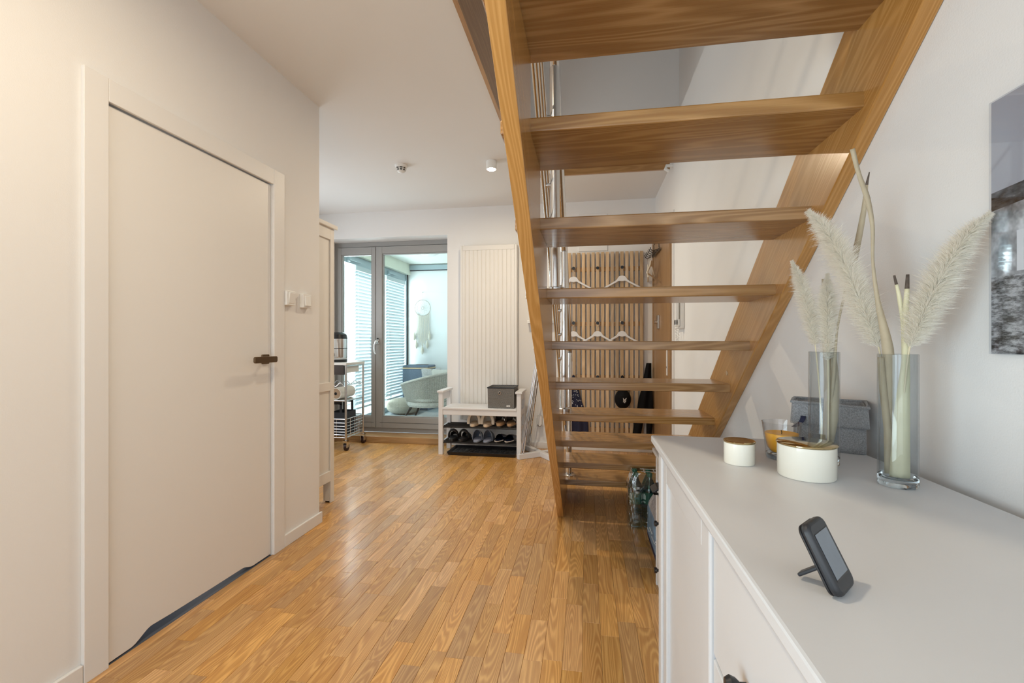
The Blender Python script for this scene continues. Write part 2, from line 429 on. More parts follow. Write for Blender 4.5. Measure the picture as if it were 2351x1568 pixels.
box('dark_backing', (-.64, -.62, 1.3, 2.25, 0, 2.1), mat('dark_room', (.12, .12, .13), .9), d1)  # dark-coloured sheet standing in for the shade in the space behind the door
for z in (.24, 1.34, 1.80):
    bm = tube(B(), ((.001, 1.3475, z-.045), (.001, 1.3475, z+.045)), .0035, 8); bx(bm, -.02, .0005, 1.3445, 1.3515, z-.04, z+.04); obj('hinge', bm, 'bronze', d1)
h1 = obj('handle', prismX(B(), rrect(.166, .032, .009, 4, 2.083, 1.057), .050, .060), 'bronze', d1, bevel=.002, label='dark bronze flat lever handle')
obj('spindle', tube(B(), ((-.004, 2.148, 1.057), (.052, 2.148, 1.057)), .010, 14), 'satin', h1)
obj('rosette', prismX(B(), rrect(.05, .05, .006, 4, 2.148, 1.057), -.004, .006), 'bronze', h1, bevel=.001)
obj('grip_edge', prismX(B(), rrect(.163, .029, .008, 4, 2.083, 1.057), .0485, .0505), 'satin', h1)

# light switches
for (y, z, tilt, lab) in ((2.328, 1.395, .13, 'white light switch beside the white door, rocker pressed out at the bottom'), (2.476, 1.391, -.13, 'white light switch closest to the wall end, rocker pressed out at the top')):
    sw = thing('light_switch', lab, 'light switch', (WL, y, z), 0, None)
    box('switch_box', (0, .026, -.039, .039, -.041, .041), 'bright', sw, bevel=.003)
    mtx = Matrix.Translation((.027, 0, 0)) @ Matrix.Rotation(tilt, 4, 'Y')
    obj('rocker', bx(B(), -.004, .005, -.026, .026, -.030, .030, mtx), 'bright', sw, bevel=.002)

# ---------------------------------------------------------------- balcony door (window_1)
FYW = 5.085
w1 = struct(thing('window_1', 'grey framed double-leaf glazed balcony door', 'window', (0, FYW, 0))); del w1['category']
z0w = .072
bm = B()
bx(bm, WX0, WX1, 0, .085, 2.285, WZ1-.0005); bx(bm, WX0, WX0+.05, 0, .085, z0w, 2.285); bx(bm, WX1-.036, WX1, 0, .085, z0w, 2.285); bx(bm, WX0, WX1, 0, .085, z0w, z0w+.05)
obj('frame', bm, 'winframe', w1, bevel=.003)
XM = at(862.5, 700, FYW-.02).x
def sash(name, xa, xb, il, ir, zt):
    s = None; bm = B(); za, zb = z0w+.052, 2.278
    gl, gr, gb, gt = xa+il, xb-ir, za+.132, zb-zt
    bx(bm, xa, gl, -.022, .055, za, zb); bx(bm, gr, xb, -.022, .055, za, zb); bx(bm, gl, gr, -.022, .055, za, gb); bx(bm, gl, gr, -.022, .055, gt, zb)
    s = obj(name, bm, 'winframe', w1, bevel=.004)
    bm = B(); e = .012
    bx(bm, gl, gl+e, -.012, .03, gb, gt); bx(bm, gr-e, gr, -.012, .03, gb, gt); bx(bm, gl+e, gr-e, -.012, .03, gb, gb+e); bx(bm, gl+e, gr-e, -.012, .03, gt-e, gt)
    obj('glazing_bead', bm, 'winframe', s, bevel=.003)
    bm = bx(B(), xa+.05, xb-.02, -.0235, -.0215, za+.062, za+.066); obj('rail_groove', bm, 'gasket', s)
    obj('pane', bx(B(), gl+.002, gr-.002, .012, .016, gb+.002, gt-.002), 'pane', s)
    return s
sash('sash', WX0+.045, XM-.003, .05, .047, .085)
sr = sash('sash', XM+.003, WX1-.03, .078, .02, .085)
hx = XM+.032
hb = obj('handle', prismY(B(), rrect(.03, .075, .013, 5, hx, 1.155), -.034, -.022), 'chrome', sr, smooth=True)
hp = [(hx, -.034, 1.165), (hx, -.060, 1.165), (hx-.010, -.068, 1.150), (hx-.024, -.070, 1.105), (hx-.026, -.070, 1.06), (hx-.018, -.070, 1.02), (hx-.006, -.070, 1.003)]
obj('lever', tube(B(), hp, [.008, .008, .009, .0095, .0095, .009, .0075], 12), 'chrome', hb, smooth=True)
struct(box('trim_3', (WX0, WX1, WF-.03, FYW, 0, .070), 'sill', bevel=.004), 'oak step in front of the balcony door')

# ---------------------------------------------------------------- balcony
GX, BY = -3.20, 7.58
struct(box('floor_balcony', (-3.35, -.9, 5.17, BY+.15, -.1, .02), mat('balcony_decking', (.36, .41, .44), .7, var=.15, vscale=4.)), 'blue-grey balcony deck')
struct(box('ceiling_balcony', (-3.35, -.9, 5.17, BY+.15, 2.50, 2.65), mat('balcony_soffit', (.80, .82, .76), .9, var=.02)))
struct(box('wall_balcony_side', (-1.0, -.9, 5.17, BY+.15, 0, 2.5), 'wall'))
struct(box('wall_balcony', (GX, -.9, BY, BY+.15, 0, 2.5), mat('balcony_white_panel', (.84, .86, .86), .6, var=.01)), 'white end wall of the balcony')
ew = struct(thing('trim_4', 'blue-grey aluminium frame around the balcony end wall', 'frame', (0, 0, 0))); del ew['category']
box('post', (GX-.02, GX+.085, BY-.07, BY-.002, .02, 2.49), 'alu', ew, bevel=.003)
box('header', (GX+.085, -1.0, BY-.05, BY-.002, 2.40, 2.48), 'alu', ew, bevel=.003)
obj('gasket', bx(bx(B(), GX+.085, GX+.10, BY-.03, BY-.002, .02, 2.40), GX+.10, -1.0, BY-.03, BY-.002, 2.385, 2.40), 'gasket', ew)
w2 = struct(thing('window_2', 'glazed side of the balcony with aluminium rails and posts', 'window', (GX, 0, 0))); del w2['category']
box('fascia_beam', (-.10, .14, 5.18, BY, 2.32, 2.50), mat('beam_cream', (.78, .80, .68), .8), w2)
box('head_rail', (-.06, .07, 5.18, BY-.07, 2.20, 2.318), 'alu', w2, bevel=.004)
box('bottom_rail', (-.05, .05, 5.18, BY-.07, .02, .10), 'alu', w2, bevel=.004)
for y in (5.2, 6.62): box('mullion', (-.03, .02, y, y+.05, .10, 2.2), 'alu', w2, bevel=.003)
for y0, y1 in ((5.25, 6.62), (6.67, 7.5)): box('pane', (-.012, -.006, y0, y1, .10, 2.2), 'outpane', w2)
for y in (5.55, 6.78):
    bm = bx(bx(B(), .07, .10, y, y+.05, 2.215, 2.275), .10, .11, y, y+.34, 2.235, 2.262); obj('bracket', bm, 'alu', w2)
def blind(y0, y1, lab):
    b = thing('venetian_blind', lab, 'blind', (GX+.085, 0, 0), 0, 'venetian blinds on the balcony glazing')
    box('head_rail', (-.02, .02, y0, y1, 2.125, 2.19), 'blind', b, bevel=.003)
    zz = 2.10; first = None
    while zz > .26:
        if first is None:
            mtx = Matrix.Rotation(-1.06, 4, 'Y')
            first = obj('slat', bx(B(), -.023, .023, y0+.01, y1-.01, -.0009, .0009, mtx), 'blind', b); s = first
        else: s = first.copy(); C.objects.link(s)
        s.location = (0, 0, zz); zz -= .0475
    box('bottom_rail', (-.018, .018, y0+.01, y1-.01, .22, .245), 'blind', b)
    for y in (y0+.06, y1-.05):
        obj('cord', tube(B(), ((.026, y, .23), (.026, y, 2.13)), .0022, 6), 'bright', b)
blind(5.74, 6.60, 'white venetian blind hanging on the balcony glass by the kitchen trolley')
blind(6.70, 7.44, 'white venetian blind hanging on the balcony glass by the end wall')
# outside balustrade
bl = thing('balustrade', 'white balcony railing posts with thin horizontal wires outside the glass', 'railing', (GX-.16, 0, 0))
for y in (5.5, 6.1, 6.85, 7.35): box('post', (-.02, .02, y, y+.07, -.1, 1.13), 'bright', bl)
for z in (.25, .42, .59, .76, .93): obj('wire', tube(B(), ((0, 5.2, z), (0, BY+.2, z)), .006, 6), 'alu', bl)
box('top_rail', (-.03, .03, 5.2, BY+.2, 1.13, 1.17), 'alu', bl)
bm = lathe(B(), [(0, -.055), (.10, -.05), (.15, -.02), (.155, 0), (0, 0)], (0, 0, 0), 32)
tag(obj('balcony_ceiling_light', bm, 'bright', smooth=True, loc=(-2.35, 6.55, 2.499)), 'round white dome light on the balcony ceiling', 'ceiling light')

# dreamcatcher
dc = thing('dreamcatcher', 'cream macrame dreamcatcher hanging on the white balcony wall', 'dreamcatcher', (-2.83, BY-.02, 1.735))
R0 = .142
M['hoop'] = mat('twine_hoop', (.38, .34, .28), .9); M['twine'] = mat('cream_twine', (.66, .62, .52), .95)
obj('hoop', tube(B(), [(R0*math.cos(2*PI*k/40), 0, R0*math.sin(2*PI*k/40)) for k in range(41)], .0045, 6), 'hoop', dc, smooth=True)
bm = B(); N = 12
for ring_r, nxt, sh in ((R0, .095, .5), (.095, .055, .5), (.055, .022, .5)):
    for k in range(N):
        for s in (-1, 1):
            a = 2*PI*k/N; b2 = 2*PI*(k+s*sh)/N
            tube(bm, ((ring_r*math.cos(a), .001, ring_r*math.sin(a)), (nxt*math.cos(b2), .001, nxt*math.sin(b2))), .0011, 4)
tube(bm, [(.022*math.cos(2*PI*k/16), .001, .022*math.sin(2*PI*k/16)) for k in range(17)], .003, 5)
obj('web', bm, 'hoop', dc)
obj('hanging_loop', tube(B(), ((-.008, 0, R0), (0, 0, R0+.13), (.008, 0, R0)), .0018, 5), 'twine', dc)
bm = B()
for k in range(26):
    xx = -.125+.25*k/25; z0 = -math.sqrt(max(0, R0**2-xx*xx)); L = .36+.16*(1-abs(xx)/.125)+random.uniform(-.03, .03)
    tube(bm, ((xx, 0, z0), (xx+random.uniform(-.006, .006), -.003, z0-L*.5), (xx*1.08, 0, z0-L)), .0028, 5)
obj('fringe', bm, 'twine', dc)
for (xx, zz) in ((-.15, -.42), (.13, -.42), (-.11, -.56), (.09, -.56), (0, -.66)):
    bm = lathe(B(), [(0, .02), (.007, .012), (.007, .002), (.003, 0), (.02, -.05), (.026, -.10), (.010, -.145), (0, -.15)], (xx, -.012, zz), 10)
    obj('tassel', bm, 'twine', dc)
bm = bx(B(), -.004, .004, -.012, .02, R0+.128, R0+.14); obj('nail', bm, 'satin', dc)

# laundry bin
lb = thing('laundry_bin', 'blue-grey fabric laundry bin with bamboo rim and folding lid', 'laundry bin', (-2.78, 7.27, .02))
obj('fabric_body', prismZ(B(), rrect(.46, .36, .03), 0, .68), 'binfab', lb, bevel=.01, smooth=True)
obj('rim', prismZ(B(), rrect(.468, .368, .03), .68, .70), 'bamboo', lb, bevel=.003)
obj('lid', prismZ(B(), rrect(.46, .36, .03), .70, .735), 'binfab', lb, bevel=.012)
box('lid_handle', (-.05, .16, -.02, .02, .733, .745), 'grip', lb, bevel=.004)
# pouf
pf = thing('floor_pouf', 'round beige knitted floor pouf on the balcony', 'pouf', (-2.84, 6.77, .02))
prof = [(0, 0)] + [(.27*math.sin(a)**.62, .12-.12*math.cos(a)) for a in [PI*k/22 for k in range(1, 22)]] + [(0, .24)]
bm = lathe(B(), prof, seg=64)
for v in bm.verts:
    a = math.atan2(v.co.y, v.co.x); v.co += Vector((v.co.x, v.co.y, 0))*.012*math.sin(v.co.z*240+math.sin(a*30))
obj('knitted_cover', bm, 'knit', pf, smooth=True)
obj('seam_ring', tube(B(), [(.266*math.cos(2*PI*k/40), .266*math.sin(2*PI*k/40), .12) for k in range(41)], .004, 6), 'knit', pf)
tag(obj('balcony_rug', prismZ(B(), rrect(1.5, 1.5, .02, 3), 0, .012), 'rug', loc=(-1.78, 6.10, .0205)), 'pale grey rug under the wicker armchair', 'rug')
# wicker armchair, facing the glazing
ac = thing('wicker_armchair', 'grey wicker tub armchair with black splayed legs on the balcony', 'armchair', (-2.24, 6.27, .040), 0)
def tubshell(u, v):
    a = math.radians(-146+292*u); rx, ry = .40, .36
    top = .50+.17*math.cos(a*.5)**2*1.2
    z = .20+.03*abs(math.sin(a))+(top-.23)*v
    fl = .80+.24*v
    return Vector((rx*fl*math.cos(a), ry*fl*math.sin(a), z))
NU, NV = 241, 48
bm = B(); idx = [0]
def wv(u, v):
    i, j = round(u*(NU-1)), round(v*(NV-1)); p = tubshell(u, v)
    d = Vector((p.x, p.y, 0)).normalized(); s = 1 if ((i//4)+j) % 2 == 0 else -1
    if i % 4 == 0: s = -1.3
    edge = 1 if 0 < j < NV-1 else 0
    return p+d*.006*s*edge
grid(bm, NU, NV, wv)
sh = obj('woven_shell', bm, 'wicker', ac); sm = sh.modifiers.new('thick', 'SOLIDIFY'); sm.thickness = .02; sm.offset = -1
bm = tube(B(), [tubshell(k/60, 1.) for k in range(61)], .016, 8); tube(bm, [tubshell(0, k/10) for k in range(11)], .013, 8); tube(bm, [tubshell(1, k/10) for k in range(11)], .013, 8)
obj('rim_braid', bm, 'wicker', ac, smooth=True)
obj('seat_base', lathe(B(), [(0, .19), (.30, .19), (.32, .22), (.32, .26), (0, .26)], seg=32), 'wicker', ac)
bm = lathe(B(), [(0, .262), (.29, .262), (.31, .30), (.29, .345), (0, .35)], seg=32); obj('seat_cushion', bm, 'cushion', ac, smooth=True)
for (sx, sy) in ((-1, -1), (-1, 1), (1, -1), (1, 1)):
    obj('leg', tube(B(), ((sx*.20, sy*.17, .20), (sx*.31, sy*.25, 0)), [.02, .012], 12), 'blackmet', ac, smooth=True)
def pillow(name, lab, loc, rot, w, h, t, m, grp=None):
    bm = B()
    for s in (-1, 1):
        grid(bm, 15, 15, lambda u, v: Vector(((u-.5)*w*(1-.07*math.sin(PI*v)), s*t*.5*(math.sin(PI*u)*math.sin(PI*v))**.45, (v-.5)*h*(1-.07*math.sin(PI*u)))))
    bmesh.ops.remove_doubles(bm, verts=bm.verts, dist=.0005)
    o = obj(name, bm, m, smooth=True, loc=loc); o.rotation_euler = rot; return tag(o, lab, 'cushion', grp)
pillow('cushion', 'grey-patterned cushion standing in the wicker armchair', (-2.26, 6.42, .575), (.25, 0, .15), .30, .38, .11, 'cushion2')
pillow('cushion', 'plain cream cushion leaning in the wicker armchair', (-2.06, 6.34, .575), (.2, 0, .3), .34, .36, .12, 'cushion')

# ---------------------------------------------------------------- entry door on the right wall
d2 = struct(thing('door_2', 'brown beech entrance door with spy-hole lock and long handle plate', 'door', (WR, 0, 0))); del d2['category']
box('door_leaf', (-.022, .02, 3.952, 4.84, .004, 2.13), 'entry', d2, bevel=.002)
obj('casing', bx(bx(bx(B(), -.03, .001, 3.885, 3.95, 0, 2.20), -.03, .001, 4.842, 4.868, 0, 2.20), -.03, .001, 3.95, 4.842, 2.133, 2.20), 'entry', d2, bevel=.003)
box('white_casing', (-.012, .001, 3.825, 3.884, 0, 2.22), 'trim', d2, bevel=.002)
hp2 = box('handle_plate', (-.03, -.022, 4.0, 4.04, .86, 1.13), 'bright', d2, bevel=.003)
obj('keyhole', tube(B(), ((-.0315, 4.02, .93), (-.029, 4.02, .93)), .008, 12), 'black', hp2)
lk = box('lock', (-.04, -.022, 4.44, 4.52, 1.27, 1.40), 'satin', d2, bevel=.004)
obj('lock_knob', tube(B(), ((-.038, 4.48, 1.335), (-.062, 4.48, 1.335)), .018, 14), 'chrome', lk, smooth=True)
box('alarm_contact', (-.034, -.022, 4.0, 4.06, 1.56, 1.61), 'bright', d2, bevel=.003)
# over-door hooks
hr = thing('over_door_hook_rack', 'dark wire hook rack hung over the top of the brown entrance door', 'hook rack', (WR-.022, 4.55, 2.02))
for dy in (-.16, .16): obj('strap', tube(B(), ((.0, dy, .118), (-.014, dy, .118), (-.014, dy, .01), (-.014, dy, -.02)), .004, 6), 'blackmet', hr)
obj('rail', bx(B(), -.020, -.012, -.22, .22, -.025, .0), 'bronze', hr)
for k in range(6):
    y = -.2+.08*k; obj('hook', tube(B(), ((-.018, y, -.012), (-.07, y, -.030), (-.092, y, -.020), (-.098, y, .004)), .004, 6), 'blackmet', hr)

def hanger_bm(w=.43, t=.012):
    """wooden shirt hanger in the XZ plane, neck at origin top"""
    bm = B(); top = []; bot = []
    for k in range(41):
        u = -1+2*k/40; a = abs(u)*w/2
        sh = -.030-.105*max(0, (a-.035)/(w/2-.035))**.92 if a > .035 else -.030
        hump = .030*math.cos(min(1, a/.055)*PI/2)**.7 if a < .055 else 0
        th = .024-.006*(a/(w/2))+.016*max(0, 1-a/.07)
        if a > w/2-.012: th *= .6
        top.append((u*w/2, sh+hump)); bot.append((u*w/2, sh+hump*.35-th))
    prismY(bm, top+bot[::-1], -t/2, t/2); return bm
def hook_wire(): return tube(B(), [(0, 0, -.02), (0, 0, .045), (.012, 0, .058), (.022, 0, .075), (.018, 0, .096), (0, 0, .104), (-.018, 0, .096), (-.022, 0, .084)], .0022, 6)
def make_hanger(lab, loc, rz=0., grp='white hangers on the slatted rack', m='white', rot=None):
    h = thing('coat_hanger', lab, 'hanger', loc, rz, grp)
    obj('shoulder_bar', hanger_bm(), m, h, bevel=.003); obj('hook', hook_wire(), 'chrome', h, smooth=True)
    if rot: h.rotation_euler = rot
    return h

# ---------------------------------------------------------------- slatted coat rack on far wall
RKY = 4.835
rk = thing('slatted_coat_rack', 'tall wall rack of upright pine slats with black knobs', 'coat rack', (0, RKY, 0))
NS = 16; X0, X1 = -.198, .575; pitch = (X1-X0-.033)/(NS-1); sl = None
for k in range(NS):
    if sl is None: sl = s = obj('slat', bx(B(), 0, .033, -.011, .011, .16, 2.085), 'slat', rk, bevel=.002, seg=1)
    else: s = sl.copy(); C.objects.link(s)
    s.location = (X0+k*pitch, 0, 0)
for z in (1.91, 1.335, .775, .225): box('cross_rail', (X0-.004, X1+.004, .011, .033, z-.022, z+.022), 'sill', rk)
HX = (-.137, .112, .361)
kb = None
for z in (1.915, 1.342, .782):
    for xh in HX:
        if kb is None: kb = k = obj('knob', tube(B(), ((0, -.011, 0), (0, -.035, 0), (0, -.042, 0), (0, -.048, 0)), [.007, .008, .0165, .014], 14), 'hook', rk, smooth=True)
        else: k = kb.copy(); C.objects.link(k)
        k.location = (xh, 0, z)
box('screw_cap', (.515, .524, -.0135, -.010, 1.91, 1.919), 'chrome', rk, bevel=.002)
for (xh, z, lab) in ((HX[0], 1.915, 'white hanger on the top row of knobs next to the steel posts'), (HX[2], 1.915, 'white hanger on the top row of knobs near the brown door'),
                     (HX[0], 1.342, 'white hanger on the middle row of knobs next to the steel posts'), (HX[1], 1.342, 'white hanger on the middle row of knobs, between two hangers'), (HX[2], 1.342, 'white hanger on the middle row of knobs near the brown door')):
    make_hanger(lab, (xh, RKY-.032-(.015 if xh == HX[1] else 0), z-.084))
# wooden hangers on the door rack
M['palewood'] = mat('pale_wood', (.80, .73, .60), .5)
for (dy, rz, lab) in ((-.12, 1.25, 'pale wooden hanger with trouser bar on the entrance door hook rack, in front'), (.12, 1.45, 'pale wooden hanger on the entrance door hook rack, half hidden behind another')):
    h = thing('wooden_hanger', lab, 'hanger', (WR-.10, 4.55+dy, 1.915), rz, 'wooden hangers on the entrance door')
    obj('shoulder_bar', hanger_bm(.40), 'palewood', h, bevel=.003); obj('hook', hook_wire(), 'chrome', h, smooth=True)
    obj('trouser_bar', tube(B(), ((-.19, 0, -.145), (.19, 0, -.145)), .007, 8), 'palewood', h)
# white service panel above the rack
tag(obj('service_panel', bx(B(), -.085, .215, WF-.012, WF, 2.105, 2.50), 'trim', bevel=.003), 'white flat service panel on the wall above the slatted rack', 'panel')

# navy apron, cap, black garment
def cloth_panel(bm, pts_l, pts_r, y, amp, folds, t=.012, n=24):
    """hanging cloth between left and right outline, list of (x,z) top to bottom"""
    def lerp(P, v):
        s = v*(len(P)-1); i = min(int(s), len(P)-2); f = s-i
        return P[i][0]*(1-f)+P[i+1][0]*f, P[i][1]*(1-f)+P[i+1][1]*f
    for side in (-1, 1):
        def f(u, v):
            a, b = lerp(pts_l, v), lerp(pts_r, v); e = min(u, 1-u)*2
            return Vector((a[0]*(1-u)+b[0]*u, y+amp*math.sin(u*folds*2*PI+v*1.5)*min(1, v*2+.1)*(e**.3)+side*t/2*(e**.35), a[1]*(1-u)+b[1]*u))
        grid(bm, n, n, f)
    bmesh.ops.remove_doubles(bm, verts=bm.verts, dist=.0004); return bm
ap = thing('navy_apron', 'navy apron with small white dots hanging from a low knob of the slatted rack', 'apron', (0, RKY-.045, 0))
bm = cloth_panel(B(), [(-.185, .66), (-.21, .55), (-.225, .44), (-.23, .36), (-.22, .21)], [(-.085, .66), (-.06, .55), (-.02, .44), (.01, .36), (.02, .21)], 0, .012, 2.5)
bodyo = obj('apron_cloth', bm, 'navy', ap, smooth=True)
bm = B()
tube(bm, ((-.175, -.004, .64), (-.165, -.008, .72), (-.137, -.01, .795), (-.110, -.008, .72), (-.095, -.004, .64)), .011, 8); obj('neck_strap', bm, 'navy', ap, smooth=True)
M['dots'] = mat('white_dots', (.7, .7, .72), .8); bm = B()
for k in range(60):
    v = random.random(); xx = random.uniform(-.20-.02*v, -.09+.07*v); zz = .64-.24*v
    bx(bm, xx-.003, xx+.003, -.024, -.018, zz-.003, zz+.003)
do = obj('dot_print', bm, 'dots', ap); do['kind'] = 'stuff'
# cap
cp = thing('baseball_cap', 'black baseball cap with white interlocked letters hanging on the slatted rack', 'cap', (.365, RKY-.05, .56))
bm = B()
def dome(u, v):
    a = 2*PI*u; b = v*PI/2
    return Vector((.082*math.cos(a)*math.cos(b)**.8, -.012-.10*math.sin(b), .095*math.sin(a)*math.cos(b)**.8*1.05))
grid(bm, 32, 12, dome, True); obj('crown', bm, 'blackcloth', cp, smooth=True)
bm = B(); grid(bm, 20, 6, lambda u, v: Vector((.075*math.cos(PI*u)*(1-.1*v), -.02-.02*v, .085+.055*math.sin(PI*u)*v+.01*v))); bo = obj('visor', bm, 'blackcloth', cp, smooth=True)
so = bo.modifiers.new('thick', 'SOLIDIFY'); so.thickness = .004
obj('back_strap', tube(B(), ((-.06, -.012, .08), (-.04, -.008, .17), (-.004, -.004, .243), (.032, -.008, .17), (.055, -.012, .08)), .006, 8), 'blackcloth', cp, smooth=True)
lo = B()
for a, b in (((-.012, -.018), (-.012, .014)), ((-.012, .014), (.010, -.018)), ((.010, -.018), (.010, .014)), ((-.018, .022), (.0, .002)), ((.018, .022), (.0, .002)), ((0, .002), (0, -.026)), ((-.018, -.018), (-.006, -.018)), ((.004, .014), (.016, .014)), ((-.006, -.026), (.006, -.026))):
    bar(lo, (a[0], 0, a[1]), (b[0], 0, b[1]), .0045, .003)
for v in lo.verts:
    v.co.x += .012; v.co.y = v.co.y*.5-.1135+1.2*((v.co.x)**2+v.co.z**2)*4
obj('letter_emblem', lo, 'bright', cp)
# black trousers
tr = thing('black_trousers', 'black trousers hanging in the corner beside the slatted rack', 'trousers', (0, RKY-.05, 0))
bm = cloth_panel(B(), [(.60, .93), (.575, .80), (.55, .66), (.52, .55), (.505, .44)], [(.65, .93), (.65, .80), (.66, .66), (.665, .55), (.665, .44)], 0, .012, 1.5, .03); obj('waist', bm, 'blackcloth', tr, smooth=True)
obj('trouser_leg', cloth_panel(B(), [(.507, .46), (.485, .35), (.465, .22), (.455, .14)], [(.59, .46), (.575, .35), (.55, .22), (.535, .14)], 0, .008, 1., .03), 'blackcloth', tr, smooth=True)
obj('trouser_leg', cloth_panel(B(), [(.59, .46), (.60, .35), (.60, .22), (.60, .14)], [(.665, .46), (.665, .35), (.655, .22), (.65, .14)], .003, .008, 1., .03), 'blackcloth', tr, smooth=True)
bm = tube(B(), ((.47, 0, .15), (.462, 0, .05)), .005, 6); tube(bm, ((.60, 0, .15), (.598, 0, .05)), .005, 6); obj('drawstring', bm, 'blackcloth', tr)

# intercom
ic = thing('intercom_phone', 'white wall intercom handset with coiled cord beside the entrance door', 'intercom', (WR, 3.50, 1.385))
box('wall_unit', (-.03, 0, -.055, .15, -.14, .10), 'bright', ic, bevel=.006)
bm = bx(bx(bx(B(), -.062, -.040, -.052, .0, -.12, .10), -.062, -.030, -.052, .0, .055, .11), -.062, -.030, -.052, .0, -.125, -.07)
obj('handset', bm, 'bright', ic, bevel=.008)
pts = []
for k in range(81):
    t = k/80; cx = .05*math.sin(PI*t)+.0; y = -.025+.10*t; z = -.125-.17*math.sin(PI*t)
    pts.append((-.035+.006*math.cos(k*1.9), y+.006*math.sin(k*1.9), z))
obj('coiled_cord', tube(B(), pts, .0028, 6), 'bright', ic, smooth=True)
for k in range(2): box('label_strip', (-.033, -.029, .04+.045*k, .075+.045*k, -.06, .05), 'marble', ic)
# small white bracket under stair opening
tag(obj('cable_clip', tube(B(), ((WR, 3.90, 2.60), (WR-.05, 3.90, 2.60), (WR-.06, 3.90, 2.575), (WR-.03, 3.90, 2.555)), .014, 10), 'bright', smooth=True), 'small white bracket on the wall under the stair opening', 'bracket')

# ---------------------------------------------------------------- radiator
rd = thing('panel_radiator', 'tall cream fluted panel radiator on the wall behind the shoe bench', 'radiator', (0, 4.77, 0))
RX0, RX1, RZ0, RZ1 = -1.357, -.733, .30, 2.19
prof = [(RX0+.028, 0)]
ng = 12; pw = (RX1-RX0-.075)/ng
for k in range(ng):
    a = RX0+.0375+k*pw; prof += [(a+pw*.30, 0), (a+pw*.38, .006), (a+pw*.50, .007), (a+pw*.58, 0)]
prof += [(RX1-.028, 0)]; prof += [(RX1-.028, .022), (RX0+.028, .022)]
obj('fluted_front', prismZ(B(), prof, RZ0+.05, RZ1-.055), 'cream', rd)
bm = B(); bx(bm, RX0, RX0+.028, 0, .085, RZ0, RZ1); bx(bm, RX1-.028, RX1, 0, .085, RZ0, RZ1); bx(bm, RX0+.028, RX1-.028, 0, .085, RZ1-.055, RZ1); bx(bm, RX0+.028, RX1-.028, 0, .085, RZ0, RZ0+.05)
obj('casing', bm, 'cream', rd, bevel=.006)
box('rear_panel', (RX0+.03, RX1-.03, .05, .08, RZ0+.05, RZ1-.06), 'cream', rd)
for xx in (RX0+.03, RX1-.03): obj('bleed_valve', tube(B(), ((xx, .03, RZ1), (xx, .03, RZ1+.012)), .008, 10), 'bright', rd)
bm = tube(B(), ((-1.10, .03, RZ0), (-1.10, .03, .22), (-1.10, .095, .20)), .012, 10); tube(bm, ((-1.05, .03, RZ0), (-1.05, .03, .22), (-1.05, .095, .20)), .012, 10)
obj('valve_pipes', bm, 'chrome', rd, smooth=True)
box('wall_bracket', (-1.2, -.9, .085, .099, 1.9, 1.95), 'bright', rd)

# ---------------------------------------------------------------- shoe bench
BX0, BX1, BY0, BY1 = -1.49, -.64, 4.43, 4.745
be = thing('shoe_bench', 'white wooden hall bench with armrests and two black wire shoe shelves', 'bench', (0, 0, 0))
for xx in (BX0, BX1-.045):
    for yy in (BY0, BY1-.045): box('leg', (xx, xx+.045, yy, yy+.045, 0, .63), 'white', be, bevel=.003)
    box('armrest', (xx-.012, xx+.057, BY0-.012, BY1+.012, .63, .652), 'white', be, bevel=.004)
    box('side_rail', (xx+.01, xx+.035, BY0+.045, BY1-.045, .555, .63), 'white', be, bevel=.003)
    box('side_rail', (xx+.01, xx+.035, BY0+.045, BY1-.045, .40, .458), 'white', be, bevel=.003)
    box('side_rail', (xx+.012, xx+.033, BY0+.045, BY1-.045, .255, .285), 'white', be, bevel=.003)
    box('side_rail', (xx+.012, xx+.033, BY0+.045, BY1-.045, .10, .13), 'white', be, bevel=.003)
box('seat', (BX0+.045, BX1-.045, BY0-.004, BY1, .46, .48), 'white', be, bevel=.004)
box('apron', (BX0+.045, BX1-.045, BY0+.004, BY0+.026, .405, .46), 'white', be, bevel=.003)
box('apron', (BX0+.045, BX1-.045, BY1-.03, BY1-.008, .405, .46), 'white', be, bevel=.003)
for zz in (.278, .120):
    for k in range(5):
        y = BY0+.03+k*.062; obj('shelf_bar', tube(B(), ((BX0+.03, y, zz), (BX1-.03, y, zz)), .0075, 10), 'blackmet', be, smooth=True)
for (yy, zz) in ((BY0+.02, .40), (BY0+.02, .15), (BY1-.02, .15)): obj('bolt', tube(B(), ((BX1-.002, yy, zz), (BX1+.004, yy, zz)), .006, 8), 'satin', be)
# woven storage box on the bench
sb = thing('woven_storage_box', 'grey woven storage box with metal eyelet on the white bench', 'storage box', (-.848, 4.575, .481))
bm = B(); W, D, H = .135, .125, .205
NU2, NV2 = 200, 60
def wbox(u, v):
    i, j = round(u*NU2), round(v*(NV2-1)); s = u*4
    c = [(-W, -D), (W, -D), (W, D), (-W, D), (-W, -D)]; k = min(int(s), 3); f = s-k
    x, y = c[k][0]*(1-f)+c[k+1][0]*f, c[k][1]*(1-f)+c[k+1][1]*f
    n = [(0, -1), (1, 0), (0, 1), (-1, 0)][k]; q = .0022 if ((i//2)+(j//2)) % 2 else -.0012
    if .02 < f < .98: x += n[0]*q; y += n[1]*q
    fl = 1-.03*(1-v); dip = 0
    return Vector((x*fl, y*fl, H*v))
grid(bm, NU2, NV2, wbox, True)
o = obj('woven_walls', bm, 'weave', sb); so = o.modifiers.new('thick', 'SOLIDIFY'); so.thickness = .006; so.offset = -1
box('bottom', (-W+.008, W-.008, -D+.008, D-.008, 0, .006), 'weave', sb)
bm = tube(B(), [(-W, -D, H), (W, -D, H), (W, D, H), (-W, D, H), (-W, -D, H)], .006, 8); obj('piped_rim', bm, 'darkfelt', sb)
